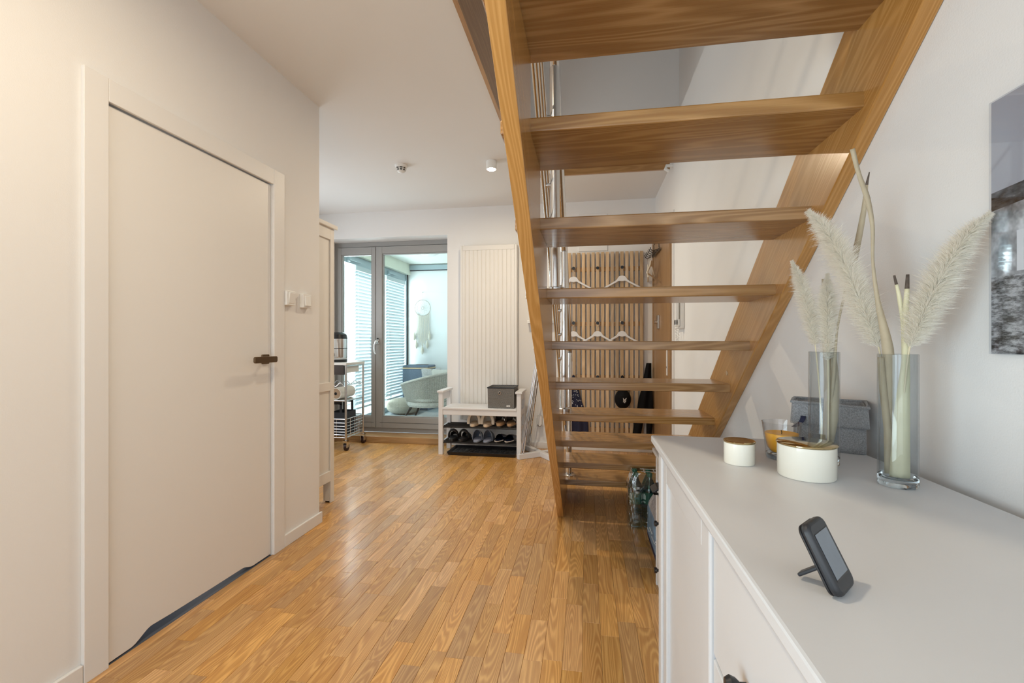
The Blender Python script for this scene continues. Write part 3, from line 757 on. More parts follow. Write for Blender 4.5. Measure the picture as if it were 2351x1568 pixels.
bm = tube(B(), [(.02+.013*math.cos(2*PI*k/20)-.03, -D-.003, .155+.013*math.sin(2*PI*k/20)) for k in range(21)], .0045, 8); obj('eyelet', bm, 'chrome', sb, smooth=True)
obj('eyelet_hole', tube(B(), ((-.01, -D-.004, .155), (-.01, -D+.004, .155)), .009, 14), 'black', sb)
lbm = box('label_patch', (.060, .096, -D-.005, -D-.001, .018, .034), 'bright', sb)
bm = B()
for k in range(6): bx(bm, .064+.0048*k, .0675+.0048*k, -D-.0056, -D-.0048, .0235, .0285)
obj('label_print', bm, 'grip', lbm)

# ---------------------------------------------------------------- shoes (heels to the room, toes to the wall)
def outline(L, W, n=28):
    P = []
    for k in range(n):
        a = 2*PI*k/n; y = -math.cos(a)*L/2; t = (y+L/2)/L
        w = W/2*(.74+.30*math.sin(min(1, t)*PI*.72)**1.0)
        P.append((w*abs(math.sin(a))**.62*(1 if math.sin(a) >= 0 else -1), y))
    return P
def vamp(bm, L, W, H, y0, y1, z0, t=.006, n=18, wide=1.06, rear_lift=1.):
    """closed shell over the toe half"""
    def prof_w(y):
        t_ = (y+L/2)/L; q = max(0, 1-((y)/(L/2))**2)
        return W/2*(.74+.30*math.sin(min(1, t_)*PI*.72))*q**.31*wide
    for s, off in ((1, 0), (1, -t)):
        def f(u, v):
            y = y0+(y1-y0)*v; w = prof_w(min(y, L/2-.001))+off; hh = (H*(1-.62*v**1.6))*rear_lift+off
            a = PI*u; return Vector((w*math.cos(a), y, z0+max(.002, hh)*math.sin(a)**.8))
        grid(bm, n, n, f)
    return bm
def make_shoe(kind, lab, grp, loc, rz=0., L=.245, W=.092):
    s = thing('shoe', lab, 'shoe', loc, rz, grp)
    if kind == 'fleece':
        s.name = 'fleece_slipper'
        obj('sole', prismZ(B(), outline(L, W), 0, .022), 'tan', s, bevel=.004)
        obj('insole', prismZ(B(), outline(L*.93, W*.86), .022, .028), 'tan', s, bevel=.003)
        obj('upper', vamp(B(), L, W, .108, -.03, L/2-.002, .012, .010, wide=1.07), 'fluff', s, smooth=True)
        bm = B()
        tube(bm, [(.054*math.cos(a)*1.1, -.032, .016+.112*math.sin(a)**.8 if 0 < a < PI else .016) for a in [PI*k/16 for k in range(17)]], .016, 8)
        for _ in range(900):
            a = random.uniform(.03, PI-.03); y = random.uniform(-.04, .09); k_ = 1-max(0, y)/.14
            p = Vector((.056*math.cos(a)*1.08*k_**.4, y, .016+.114*math.sin(a)**.8*k_**.5)); d = (Vector((math.cos(a), -.35, math.sin(a)))+Vector([random.uniform(-.5, .5) for _ in range(3)])).normalized()*.014
            q = Vector((random.uniform(-1, 1), random.uniform(-1, 1), random.uniform(-1, 1)))*.0016
            bm.faces.new([bm.verts.new(p-q), bm.verts.new(p+q), bm.verts.new(p+d)])
        obj('fleece_cuff', bm, 'fluff', s)
    elif kind == 'clog':
        s.name = 'leather_clog'
        obj('sole', prismZ(B(), outline(L, W), 0, .014), 'blackrub', s, bevel=.003)
        obj('cork_midsole', prismZ(B(), outline(L*.985, W*.97), .014, .042), 'cork', s, bevel=.004)
        obj('upper', vamp(B(), L, W, .098, -.02, L/2-.002, .032, .004), 'darkleather', s, smooth=True)
        obj('buckle_strap', tube(B(), [(.051*math.cos(a), -.018, .034+.099*math.sin(a)**.8) for a in [PI*k/14 for k in range(15)]], .005, 6), 'darkleather', s)
        obj('buckle', bx(B(), .04, .05, -.02, -.006, .055, .075), 'satin', s)
    elif kind == 'sandal':
        s.name = 'black_sandal'
        obj('sole', prismZ(B(), outline(L, W), 0, .03), 'blackrub', s, bevel=.006)
        obj('upper', vamp(B(), L, W, .062, .03, .085, .02, .006), 'blackrub', s, smooth=True)
        bm = B()
        for y, h in ((.0, .086), (-.02, .078)):
            tube(bm, [(.050*math.cos(a), y-.03*math.sin(a), .026+h*math.sin(a)**.8) for a in [PI*k/16 for k in range(17)]], .0085, 8)
        obj('strap', bm, 'blackrub', s, smooth=True)
    elif kind == 'felt':
        s.name = 'felt_slipper'
        obj('sole', prismZ(B(), outline(L, W), 0, .014), 'bluefelt', s, bevel=.004)
        obj('insole', prismZ(B(), outline(L*.93, W*.88), .014, .018), mat('lavender_insole', (.36, .38, .47), .9, var=.2, vscale=90), s)
        obj('upper', vamp(B(), L, W, .106, -.035, L/2-.002, .008, .005), 'bluefelt', s, smooth=True)
        obj('stitched_edge', tube(B(), [(.049*math.cos(a), -.035, .01+.106*math.sin(a)**.8) for a in [PI*k/14 for k in range(15)]], .0035, 6), 'bluefelt', s)
    else:
        s.name = 'navy_slipper'
        obj('sole', prismZ(B(), outline(L, W), 0, .016), 'blackrub', s, bevel=.003)
        obj('sole_band', prismZ(B(), outline(L*1.008, W*1.02), .016, .023), 'stripe', s, bevel=.002)
        obj('upper', vamp(B(), L, W, .062, -.035, L/2-.002, .016, .004), 'navygloss', s, smooth=True)
        obj('insole', prismZ(B(), outline(L*.95, W*.9), .023, .027), 'navygloss', s)
        bar(bmx := B(), (0, -.02, .079), (0, .045, .058), .004); obj('seam_trim', bmx, 'chrome', s)
    return s
SY = 4.575; Z1, Z2 = .286, .128
make_shoe('fleece', 'cream fleece-trimmed slipper on the upper shoe shelf, first from the bench end by the balcony', 'pair of fleece slippers', (-1.146, SY, Z1), .03)
make_shoe('fleece', 'cream fleece-trimmed slipper on the upper shoe shelf, beside the dark clogs', 'pair of fleece slippers', (-1.003, SY, Z1), -.03)
make_shoe('clog', 'dark brown clog with cork sole on the upper shelf, beside the fleece slippers', 'pair of dark clogs', (-.872, SY, Z1), .02)
make_shoe('clog', 'dark brown clog with cork sole on the upper shelf, beside the bench leg', 'pair of dark clogs', (-.760, SY, Z1), -.03)
make_shoe('sandal', 'black strappy sandal on the lower shelf, closest to the balcony door', 'pair of black sandals', (-1.37, SY, Z2), .05)
make_shoe('sandal', 'black strappy sandal on the lower shelf, beside the grey felt slippers', 'pair of black sandals', (-1.25, SY, Z2), -.16)
make_shoe('felt', 'blue-grey felt slipper on the lower shelf, beside the black sandals', 'pair of felt slippers', (-1.112, SY, Z2), .05)
make_shoe('felt', 'blue-grey felt slipper on the lower shelf, beside the navy slippers', 'pair of felt slippers', (-.998, SY, Z2), -.10)
make_shoe('navy', 'glossy navy slipper with pale sole band, beside the grey felt slippers', 'pair of navy slippers', (-.868, SY, Z2), -.26)
make_shoe('navy', 'glossy navy slipper with pale sole band, beside the bench leg', 'pair of navy slippers', (-.762, SY-.005, Z2), -.28)
# tray
ty = thing('shoe_tray', 'black plastic drip tray on the floor under the white bench', 'tray', (-1.045, 4.575, 0))
bm = B(); w, d = .34, .15
V = [[(-w, -d, .001), (w, -d, .001), (w, d, .001), (-w, d, .001)], [(-w-.012, -d-.012, .036), (w+.012, -d-.012, .036), (w+.012, d+.012, .036), (-w-.012, d+.012, .036)],
     [(-w-.003, -d-.003, .036), (w+.003, -d-.003, .036), (w+.003, d+.003, .036), (-w-.003, d+.003, .036)], [(-w+.012, -d+.012, .012), (w-.012, -d+.012, .012), (w-.012, d-.012, .012), (-w+.012, d-.012, .012)]]
R = [[bm.verts.new(p) for p in r] for r in V]
bm.faces.new(R[0])
for a, b in zip(R, R[1:]):
    for k in range(4): bm.faces.new((a[k], a[(k+1) % 4], b[(k+1) % 4], b[k]))
bm.faces.new(R[3]); obj('tray_body', bm, 'black', ty, bevel=.002)
bm = B()
for i in range(12):
    for j in range(5): bx(bm, -w+.035+i*.053, -w+.035+i*.053+.036, -d+.03+j*.05, -d+.03+j*.05+.022, .012, .0165)
obj('raised_pattern', bm, 'black', ty)['kind'] = 'stuff'

# ---------------------------------------------------------------- clothes stand with crossed white feet
cs = thing('clothes_stand', 'folding clothes stand with crossed white feet and leaning steel rods', 'clothes stand', (0, 0, 0))
bm = bar(B(), (-.66, 4.37, .026), (-.29, 4.66, .026), .05, .05); obj('foot', bm, 'white', cs, bevel=.003)
bm = bar(B(), (-.645, 4.80, .0255), (-.25, 4.25, .0255), .05, .0485); obj('foot', bm, 'white', cs, bevel=.003)
for (a, b) in (((-.635, 4.385, .05), (-.40, 4.50, 1.60)), ((-.612, 4.40, .05), (-.378, 4.515, 1.60)), ((-.615, 4.765, .05), (-.40, 4.62, 1.60)), ((-.597, 4.745, .05), (-.378, 4.605, 1.60))):
    obj('rod', tube(B(), (a, b), .0065, 8), 'chrome', cs, smooth=True)
obj('top_bar', tube(B(), ((-.39, 4.47, 1.60), (-.39, 4.65, 1.60)), .014, 10), 'white', cs, smooth=True)

# socket with plug-in, picture ledge
so_ = thing('wall_socket', 'white wall socket low on the far wall behind the clothes stand', 'socket', (-.495, WF, .285))
box('plate', (-.043, .043, -.010, 0, -.043, .043), 'bright', so_, bevel=.003)
obj('socket_well', tube(B(), ((0, -.0115, 0), (0, -.009, 0)), .021, 20), 'marble', so_)
pg = thing('plug_in_freshener', 'white plug-in air freshener sitting in the wall socket', 'air freshener', (-.495, WF-.012, .30))
bm = B(); grid(bm, 16, 10, lambda u, v: Vector((.024*math.cos(2*PI*u)*(1+.12*math.sin(v*PI)), -.024+.020*math.sin(2*PI*u), -.055+.11*v)), True); obj('casing', bm, 'bright', pg, smooth=True)
obj('vent', prismZ(B(), rrect(.04, .032, .012, 4, 0, -.024), .055, .058), 'marble', pg)
obj('clip', tube(B(), [(.02*math.cos(a), -.046, -.035+.02*math.sin(a)) for a in [PI+PI*k/10 for k in range(11)]], .003, 6), 'bronze', pg)
ld = tag(obj('picture_ledge', bx(bx(B(), -.625, -.25, WF-.09, WF, 1.345, 1.36), -.625, -.25, WF-.09, WF-.082, 1.36, 1.375), 'bright', bevel=.002), 'narrow white picture ledge on the far wall beside the radiator', 'shelf')
pt = thing('ledge_figurine', 'tiny dark green ornament standing on the white picture ledge', 'ornament', (-.567, WF-.05, 1.3605))
obj('base', lathe(B(), [(0, 0), (.012, 0), (.014, .012), (.008, .02), (0, .02)], seg=14), mat('green_glaze', (.03, .12, .04), .3), pt)
obj('body', lathe(B(), [(0, .0205), (.009, .022), (.011, .05), (.004, .075), (0, .08)], seg=14), mat('navy_glaze', (.02, .03, .07), .3), pt, smooth=True)
fr = thing('small_picture_frame', 'small white picture frame leaning on the white ledge', 'picture frame', (-.43, WF-.035, 1.3605), 0)
bm = B(); bx(bm, -.11, -.09, -.008, .008, 0, .26); bx(bm, .09, .11, -.008, .008, 0, .26); bx(bm, -.09, .09, -.008, .008, 0, .02); bx(bm, -.09, .09, -.008, .008, .24, .26); obj('frame', bm, 'bright', fr, bevel=.002)
box('print', (-.09, .09, 0, .004, .02, .24), 'marble', fr)

# ---------------------------------------------------------------- tall cabinet round the corner
CX1, CYB, CYF, CZ = -1.80, WEND+.01, 3.022, 1.985
cb = thing('tall_cabinet', 'tall cream cabinet with panelled side on short legs beyond the wall end', 'cabinet', (0, 0, 0))
CX0 = CX1-.80
box('body', (CX0+.012, CX1-.012, CYB+.004, CYF-.02, .17, 1.955), 'cream', cb)
box('side_stile', (CX1-.012, CX1, CYF-.045, CYF, .0, 1.955), 'cream', cb, bevel=.003)
box('side_stile', (CX1-.012, CX1, CYB, CYB+.045, .0, 1.955), 'cream', cb, bevel=.003)
box('side_rail', (CX1-.012, CX1, CYB+.045, CYF-.045, 1.875, 1.955), 'cream', cb, bevel=.002)
box('side_rail', (CX1-.012, CX1, CYB+.045, CYF-.045, .80, .86), 'cream', cb, bevel=.002)
box('side_rail', (CX1-.012, CX1, CYB+.045, CYF-.045, .155, .23), 'cream', cb, bevel=.002)
for xx in (CX0, CX1-.058):
    for yy in (CYB+.001, CYF-.046):
        if not (xx > CX0): pass
        box('leg', (xx, xx+.046, yy, yy+.045, .012, .17), 'cream', cb, bevel=.002)
        box('foot_pad', (xx+.01, xx+.036, yy+.01, yy+.035, 0, .012), 'black', cb)
box('cornice', (CX0-.02, CX1+.018, CYB, CYF+.02, 1.955, CZ), 'cream', cb, bevel=.004)
for k in range(2):
    d = box('door', (CX0+.03+k*.375, CX0+.40+k*.375, CYF-.02, CYF, .18, 1.94), 'cream', cb, bevel=.003)
    obj('knob', lathe(B(), [(0, 0), (.006, 0), (.015, .015), (0, .022)], seg=14), 'black', d, loc=(CX0+(.385 if k == 0 else .42), CYF+.0, 1.05)).rotation_euler = (-PI/2, 0, 0)

# ---------------------------------------------------------------- kitchen trolley
tX0, tX1, tY0, tY1 = -2.93, -2.50, 4.42, 4.79
kt = thing('kitchen_trolley', 'chrome kitchen trolley with drawer, bottle rack and wire basket on casters', 'trolley', (0, 0, 0))
for xx in (tX0, tX1):
    for yy in (tY0, tY1):
        obj('upright', tube(B(), ((xx, yy, .11), (xx, yy, .90)), .012, 10), 'steel', kt, smooth=True)
        ca = obj('caster_fork', bx(bx(B(), xx-.022, xx-.017, yy-.02, yy+.022, .035, .105), xx+.017, xx+.022, yy-.02, yy+.022, .035, .105), 'chrome', kt)
        bx_ = bx(B(), xx-.022, xx+.022, yy-.028, yy+.028, .100, .110); obj('caster_plate', bx_, 'chrome', ca)
        obj('wheel', tube(B(), ((xx-.014, yy+.012, .038), (xx+.014, yy+.012, .038)), .0375, 24), 'wheel', ca, smooth=True)
box('top', (tX0-.014, tX1+.014, tY0-.014, tY1+.014, .90, .925), 'marble', kt, bevel=.003)
dr = box('drawer', (tX0+.02, tX1-.018, tY0+.01, tY1-.06, .815, .885), 'marble', kt, bevel=.004)
box('drawer_front', (tX0+.016, tX1-.016, tY0-.012, tY0+.008, .80, .895), 'darkleather', dr)
for xx in (tX0, tX1): box('top_rail', (xx-.006, xx+.006, tY0, tY1, .885, .898), 'steel', kt)
for z in (.69,):
    bm = B()
    for xx in (tX0, tX1): tube(bm, ((xx, tY0, z), (xx, tY1, z)), .006, 8)
    for yy in (tY0+.03, tY1-.03):
        tube(bm, [(tX0+(tX1-tX0)*k/24, yy, z+.02*math.sin(k/24*PI*8)) for k in range(25)], .004, 6)
    for xx in (tX1-.01,):
        tube(bm, [(xx, tY0+(tY1-tY0)*k/16, z+.01+.012*math.sin(k/16*PI*6)) for k in range(17)], .003, 6)
    obj('bottle_rack', bm, 'chrome', kt)
box('shelf', (tX0, tX1, tY0, tY1, .515, .528), 'steel', kt, bevel=.003)
bm = B()
for z in (.135, .165, .195, .225, .255, .29, .33):
    r = .003 if z < .32 else .005
    for (a, b) in (((tX0, tY0), (tX1, tY0)), ((tX1, tY0), (tX1, tY1)), ((tX1, tY1), (tX0, tY1)), ((tX0, tY1), (tX0, tY0))):
        tube(bm, ((a[0], a[1], z), (b[0], b[1], z)), r, 6)
for k in range(1, 4):
    for xx in (tX0, tX1): tube(bm, ((xx, tY0+(tY1-tY0)*k/4, .135), (xx, tY0+(tY1-tY0)*k/4, .33)), .003, 6)
    for yy in (tY0, tY1): tube(bm, ((tX0+(tX1-tX0)*k/4, yy, .135), (tX0+(tX1-tX0)*k/4, yy, .33)), .003, 6)
for k in range(12):
    xx = tX0+(tX1-tX0)*(k+.5)/12; tube(bm, ((xx, tY0, .135), (xx, tY1, .135)), .0025, 5)
obj('wire_basket', bm, 'chrome', kt)
# air fryer
af = thing('air_fryer', 'steel and black air fryer standing on the kitchen trolley', 'air fryer', (-2.705, 4.60, .925))
prof = [(.095, .0), (.098, .008), (.098, .018), (.102, .022), (.106, .06), (.106, .26), (.096, .30), (.066, .322), (0, .326)]
obj('body', lathe(B(), [(0, 0)]+prof, seg=40), 'steel', af, smooth=True)
obj('lid', lathe(B(), [(.1075, .255), (.098, .301), (.067, .324), (0, .328), (0, .25)], seg=40), 'black', af, smooth=True)
obj('base_ring', lathe(B(), [(0, .0), (.102, .0), (.105, .02), (.104, .03), (0, .03)], seg=40), 'black', af)
obj('seam', lathe(B(), [(.1072, .148), (.1072, .154), (.098, .154), (.098, .148)], seg=40, closed=True), 'black', af)
obj('basket_handle', bx(B(), -.03, .03, -.16, -.10, .06, .10), 'black', af, bevel=.01)
# paper towel roll
pr_ = thing('paper_towel_roll', 'white kitchen paper roll lying on the trolley shelf', 'paper roll', (-2.645, 4.62, .5925))
obj('paper', tube(B(), ((0, -.15, 0), (0, .15, 0)), .063, 32), 'paper', pr_, smooth=True)
obj('card_core', tube(B(), ((0, -.1515, 0), (0, .1515, 0)), .054, 24), 'kraft', pr_)
obj('core_hole', tube(B(), ((0, -.1525, 0), (0, .1525, 0)), .016, 16), 'black', pr_)
# felt bag in the basket
fb = thing('felt_carrier', 'charcoal felt carrier with cut-out handles in the trolley basket', 'bag', (-2.64, 4.60, .14))
bm = B()
for (a, b, c, d) in ((-.09, .09, -.12, -.115), (-.09, .09, .115, .12), (-.09, -.085, -.115, .115), (.085, .09, -.115, .115)): bx(bm, a, b, c, d, 0, .25)
bx(bm, -.09, .09, -.12, .12, 0, .005); obj('bag_body', bm, 'darkfelt', fb)
for yy in (-.118, .118):
    bm = bx(bx(bx(B(), -.06, -.035, yy-.003, yy+.003, .25, .345), .035, .06, yy-.003, yy+.003, .25, .345), -.06, .06, yy-.003, yy+.003, .335, .365); obj('handle', bm, 'darkfelt', fb)

# ================================================================== STAIRCASE
GO, RI, Y2, ZZ2, TD, TH = .2594, .2014, 1.2187, 1.7563, .2884, .039
XL, XR, XP = -.1496, .661, -.234
st = thing('staircase', 'open-riser ash wood staircase with steel posts and thin handrail rods', 'staircase', (0, 0, 0))
def tread_pos(i): return Y2+(i-2)*GO, ZZ2-(i-2)*RI
for i in range(-3, 11):
    y, z = tread_pos(i)
    if i == 10: z += .008
    box('tread', (XP, XR+.006, y, y+TD, z-TH, z), 'tread', st, bevel=.004)
# outer cut string: saw-tooth top, straight underside
top = []
for i in range(-3, 11):
    y, z = tread_pos(i); top += [(y, z-TH-.0005), (y+GO, z-TH-.0005)]
yl, zl = top[-1]
sl_ = (1.789-0)/(2.985-.835)
low = lambda Y: 1.789-sl_*(Y-.835)
yt = tread_pos(-3)[0]
poly = [(yt, low(yt))]+top+[(yl, 0.0), (2.985, 0.0)]
# clean polygon order: underside top end -> saw-tooth -> foot
obj('cut_stringer', prismX(B(), poly, -.19, XL), 'string', st, bevel=.002)
# wall string
lo_ = lambda Y: 2.622-.776*Y
hi_ = lambda Y: 2.972-.776*Y
yA, yB = tread_pos(-3)[0]-.05, 3.78
obj('wall_stringer', prismX(B(), [(yA, lo_(yA)), (yA, hi_(yA)), (yB, hi_(yB)), (yB, 0), (2.622/.776, 0)], XR, WR-.001), 'string', st, bevel=.003)
for (yy, zz) in ((2.30, 1.00),): obj('plug', tube(B(), ((XR-.003, yy, zz), (XR+.002, yy, zz)), .011, 16), 'slat', st)
# steel posts on every third tread, flange at the foot
PX = -.130
SL = RI/GO
def post(i, yoff=.11, top_h=.92):
    y, z = tread_pos(i); y += yoff
    p = obj('post', tube(B(), ((PX, y, z), (PX, y, z+top_h)), .0205, 20), 'steel', st, smooth=True)
    obj('flange', lathe(B(), [(0, .0), (.045, .0), (.045, .014), (.040, .018), (0, .018)], (PX, y, z), 28), 'steel', p, smooth=True)
    for hgt in (.30, .44, .58, .72):
        q = obj('rod_clamp', tube(B(), ((PX, y, z+hgt), (PX-.036, y, z+hgt)), .009, 12), 'steel', p, smooth=True)
    return y, z+top_h
ends = [post(i, .12 if i == 10 else .13) for i in (10, 7, 4, 1, -2)]
def rail(hgt, r, x, m='steel'):
    ya, yb = tread_pos(10)[0]+.13+.10, tread_pos(-3)[0]-.05
    z = lambda Y: ZZ2-(Y-Y2-.13)*SL+hgt
    return obj('rod' if r < .012 else 'handrail', tube(B(), ((x, ya, z(ya)), (x, yb, z(yb))), r, 14), m, st, smooth=True)
for hgt in (.30, .44, .58, .72): rail(hgt, .006, PX-.036)
rail(.935, .0205, PX)

# ================================================================== CEILING FITTINGS
sd = thing('smoke_detector', 'white tapered smoke detector on the ceiling', 'smoke detector', (-1.545, 3.62, CEIL))
obj('base', lathe(B(), [(0, 0), (.052, 0), (.052, -.006), (.046, -.022), (0, -.022)], seg=36), 'bright', sd, smooth=True)
obj('chamber', lathe(B(), [(0, -.022), (.036, -.022), (.034, -.045), (0, -.045)], seg=30), 'grip', sd)
bm = B()
for k in range(8):
    a = 2*PI*k/8; bar(bm, (.044*math.cos(a), .044*math.sin(a), -.022), (.030*math.cos(a), .030*math.sin(a), -.052), .007, .004)
tube(bm, [(.040*math.cos(2*PI*k/32), .040*math.sin(2*PI*k/32), -.035) for k in range(33)], .0025, 6); obj('vent_ribs', bm, 'bright', sd)
obj('cap', lathe(B(), [(0, -.062), (.022, -.060), (.033, -.050), (.031, -.044), (0, -.044)], seg=30), 'bright', sd, smooth=True)
def spot(lab, x, y, power):
    s = thing('ceiling_spotlight', lab, 'ceiling light', (x, y, CEIL), 0, 'surface spotlights')
    obj('housing', lathe(B(), [(0, 0), (.042, 0), (.043, -.060), (.040, -.066), (.036, -.066), (.036, -.060), (0, -.060)], seg=32), 'bright', s, smooth=True)
    obj('lens', lathe(B(), [(0, -.0605), (.0355, -.0605), (.0355, -.068), (.02, -.072), (0, -.073)], seg=32), 'lamp', s, smooth=True)
    l = bpy.data.lights.new('lamp_glow', 'AREA'); l.shape = 'DISK'; l.size = .07; l.energy = power; l.color = (1., .83, .60)
    o = bpy.data.objects.new('lamp_glow', l); C.objects.link(o); o.parent = s; o.location = (0, 0, -.078)
spot('lit white cylinder spotlight on the ceiling beside the staircase', -.775, 3.66, 17)
spot('lit white cylinder spotlight on the ceiling above the white door side', -.775, .86, 14)

# ================================================================== SIDEBOARD
sbd = thing('sideboard', 'white wooden sideboard with recessed panel doors and black knobs', 'sideboard', (0, 0, 0))
SX, SF, SB, SE, SN, ST = .203, .183, .660, 1.357, -.215, .88
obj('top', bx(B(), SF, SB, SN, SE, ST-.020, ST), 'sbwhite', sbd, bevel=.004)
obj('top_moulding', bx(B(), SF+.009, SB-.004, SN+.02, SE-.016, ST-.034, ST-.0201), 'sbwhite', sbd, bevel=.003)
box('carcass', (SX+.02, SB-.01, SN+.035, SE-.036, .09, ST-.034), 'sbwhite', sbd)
YS = [SN+.032, .300, .808, SE-.032]
for yy in (SN+.032, SE-.032-.042): box('corner_post', (SX-.004, SX+.042, yy, yy+.042, 0, ST-.0345), 'sbwhite', sbd, bevel=.005)
for yy in (SN+.032, SE-.032-.042): box('corner_post', (SB-.052, SB-.012, yy, yy+.042, 0, ST-.0345), 'sbwhite', sbd, bevel=.005)
for yy in (.290, .798): box('divider', (SX-.002, SX+.022, yy, yy+.02, .09, ST-.0345), 'sbwhite', sbd, bevel=.004)
box('top_rail', (SX, SX+.022, SN+.074, SE-.074, .838, ST-.0345), 'sbwhite', sbd, bevel=.002)
box('plinth_rail', (SX, SX+.022, SN+.074, SE-.074, .075, .11), 'sbwhite', sbd, bevel=.002)
def knob(par, y, z):
    k = obj('knob', lathe(B(), [(0, 0), (.005, 0), (.0045, .008), (.009, .013), (.0115, .020), (.008, .026), (0, .028)], seg=20), 'black', par, smooth=True); k.location = (SX+.001, y, z); k.rotation_euler = (0, -PI/2, 0)
for (y0, y1, ky) in ((.822, SE-.078, .85), (SN+.078, .286, .25)):
    d = box('door', (SX+.012, SX+.02, y0+.04, y1-.04, .16, .778), 'sbwhite', sbd)
    for dm in ((y0, y0+.045, .115, .834), (y1-.045, y1, .115, .834)): box('door_stile', (SX+.002, SX+.02, *dm), 'sbwhite', d, bevel=.003)
    for dm in ((y0+.0455, y1-.0455, .778, .834), (y0+.0455, y1-.0455, .115, .175)): box('door_rail', (SX+.002, SX+.02, *dm), 'sbwhite', d, bevel=.003)
    knob(d, ky, .47)
for (z0, z1) in ((.633, .834), (.40, .626), (.115, .393)):
    d = box('drawer', (SX+.004, SX+.02, .313, .795, z0, z1), 'sbwhite', sbd, bevel=.003)
    for ky in (.628, .44): knob(d, ky, (z0+z1)/2-.03)

# small drawer unit beyond
DX, DE = .324, 2.24
du = thing('drawer_unit', 'small white drawer unit with open niche beyond the end of the sideboard', 'drawer unit', (0, 0, 0))
box('top', (DX-.014, WR-.03, 1.42, DE+.016, .622, .642), 'cream', du, bevel=.004)
bm = B(); bx(bm, DX, WR-.035, DE-.02, DE, 0, .622); bx(bm, DX, WR-.035, 1.44, 1.46, 0, .622); bx(bm, WR-.05, WR-.035, 1.46, DE-.02, .02, .622); obj('carcass', bm, 'white', du, bevel=.002)
box('niche_shelf', (DX+.004, WR-.05, 1.46, DE-.02, .438, .456), 'shelfwood', du)
box('niche_back', (DX+.2, DX+.21, 1.46, DE-.02, .456, .50), 'shelfwood', du)
for (z0, z1) in ((.500, .618), (.225, .435), (.02, .22)):
    d = box('drawer', (DX+.001, DX+.02, 1.462, DE-.022, z0, z1), 'cream', du, bevel=.003)
    if z1 < .5:
        for yy in (2.12, 1.6):
            k = obj('knob', lathe(B(), [(0, 0), (.006, 0), (.006, .01), (.013, .016), (.012, .025), (0, .028)], seg=18), 'black', d, smooth=True); k.location = (DX+.002, yy, (z0+z1)/2); k.rotation_euler = (0, -PI/2, 0)
gl = thing('magazine_pile', 'pile of papers under a black folder sticking out of the drawer unit niche', 'papers', (DX+.02, 2.172, .4565))
for k in range(3): box('magazine', (-.022-.008*(k % 2), .15, -.045, .042, .001+.009*k, .009+.009*k), 'marble' if k % 2 else 'bright', gl, bevel=.002)
obj('black_folder', prismY(B(), [(-.052, .010), (-.028, .028), (-.005, .034), (.15, .034), (.15, .029), (-.022, .0275), (-.034, .008)], -.046, .043), 'black', gl, bevel=.002)
bx_ = bx(B(), -.045, .12, -.046, .042, .0, .0009); obj('folder_flap', bx_, 'black', gl)

# ---------------------------------------------------------------- bottles and packs
def bottle(loc, first=[None]):
    lab = 'clear plastic water bottle with green label standing in the shrink-wrapped pack'
    if first[0] is None:
        t = thing('water_bottle', lab, 'bottle', loc, 0, 'water bottles in the pack')
        prof = [(0, 0), (.030, 0), (.040, .008), (.0405, .03)]
        for k in range(6): prof += [(.0405, .035+.018*k), (.038, .043+.018*k)]
        prof += [(.0405, .145), (.0405, .225), (.037, .245), (.026, .275), (.015, .30), (.0135, .318), (0, .318)]
        obj('bottle_body', lathe(B(), prof, seg=24), 'pet', t, smooth=True)
        obj('label', lathe(B(), [(.0409, .150), (.0409, .222)], seg=24), 'petgreen', t, smooth=True)
        bm = B()
        for k in range(3):
            a0 = -2.6+k*2.09
            for z0, z1, da in ((.178, .205, .30), (.205, .212, .18), (.158, .166, .26)):
                grid(bm, 6, 2, lambda u, v: Vector((.0413*math.cos(a0-da+2*da*u), .0413*math.sin(a0-da+2*da*u), z0+(z1-z0)*v)))
        obj('label_emblem', bm, mat('pale_green_print', (.55, .62, .55), .5), t)
        obj('shoulder_tint', lathe(B(), [(.0375, .2445), (.0265, .2745), (.0155, .2995)], seg=24), clear_glass('green_shoulder', (.30, .55, .42), 1.5, 1.5), t, smooth=True)
        obj('cap', lathe(B(), [(0, .312), (.0155, .312), (.0155, .332), (.013, .335), (0, .335)], seg=20), 'cap', t, smooth=True)
        first[0] = t; return t
    t = copy_tree(first[0]); t.location = loc; return t
for i in range(3):
    for j in range(2): bottle((.302+.0825*i, 2.905+.0825*j, .0015))
sw_ = thing('shrink_wrap', 'crinkled clear shrink film around the pack of water bottles', 'plastic film', (.3845, 2.9465, 0))
bm = B()
def film(u, v):
    P = rrect(.262, .174, .042, 8); s = u*len(P); i = int(s) % len(P); f = s-int(s); a, b = P[i], P[(i+1) % len(P)]
    x, y = a[0]*(1-f)+b[0]*f, a[1]*(1-f)+b[1]*f; k = 1-.22*max(0, (v-.72)/.28)**1.3
    w = .004*math.sin(u*61+v*9)*math.sin(v*14+u*23)+.002*math.sin(u*190+v*47)*math.sin(v*60+u*31)
    return Vector((x*k*(1+w*6), y*k*(1+w*6), .002+.336*v))
grid(bm, 150, 60, film, True); obj('film', bm, 'film', sw_, smooth=True)
bm = B()
for s in (-.03, .03): bar(bm, (s-.0, -.045, .339), (s, .045, .339), .008, .002)
for s in (-.03, .03): bar(bm, (-.05, s, .3405), (.05, s, .3405), .008, .002)
obj('carry_tape', bm, 'stripe', sw_)
bp = thing('blue_drink_pack', 'blue printed wrapped pack standing behind the white drawer unit', 'pack', (.425, 2.52, 0))
bm = B()
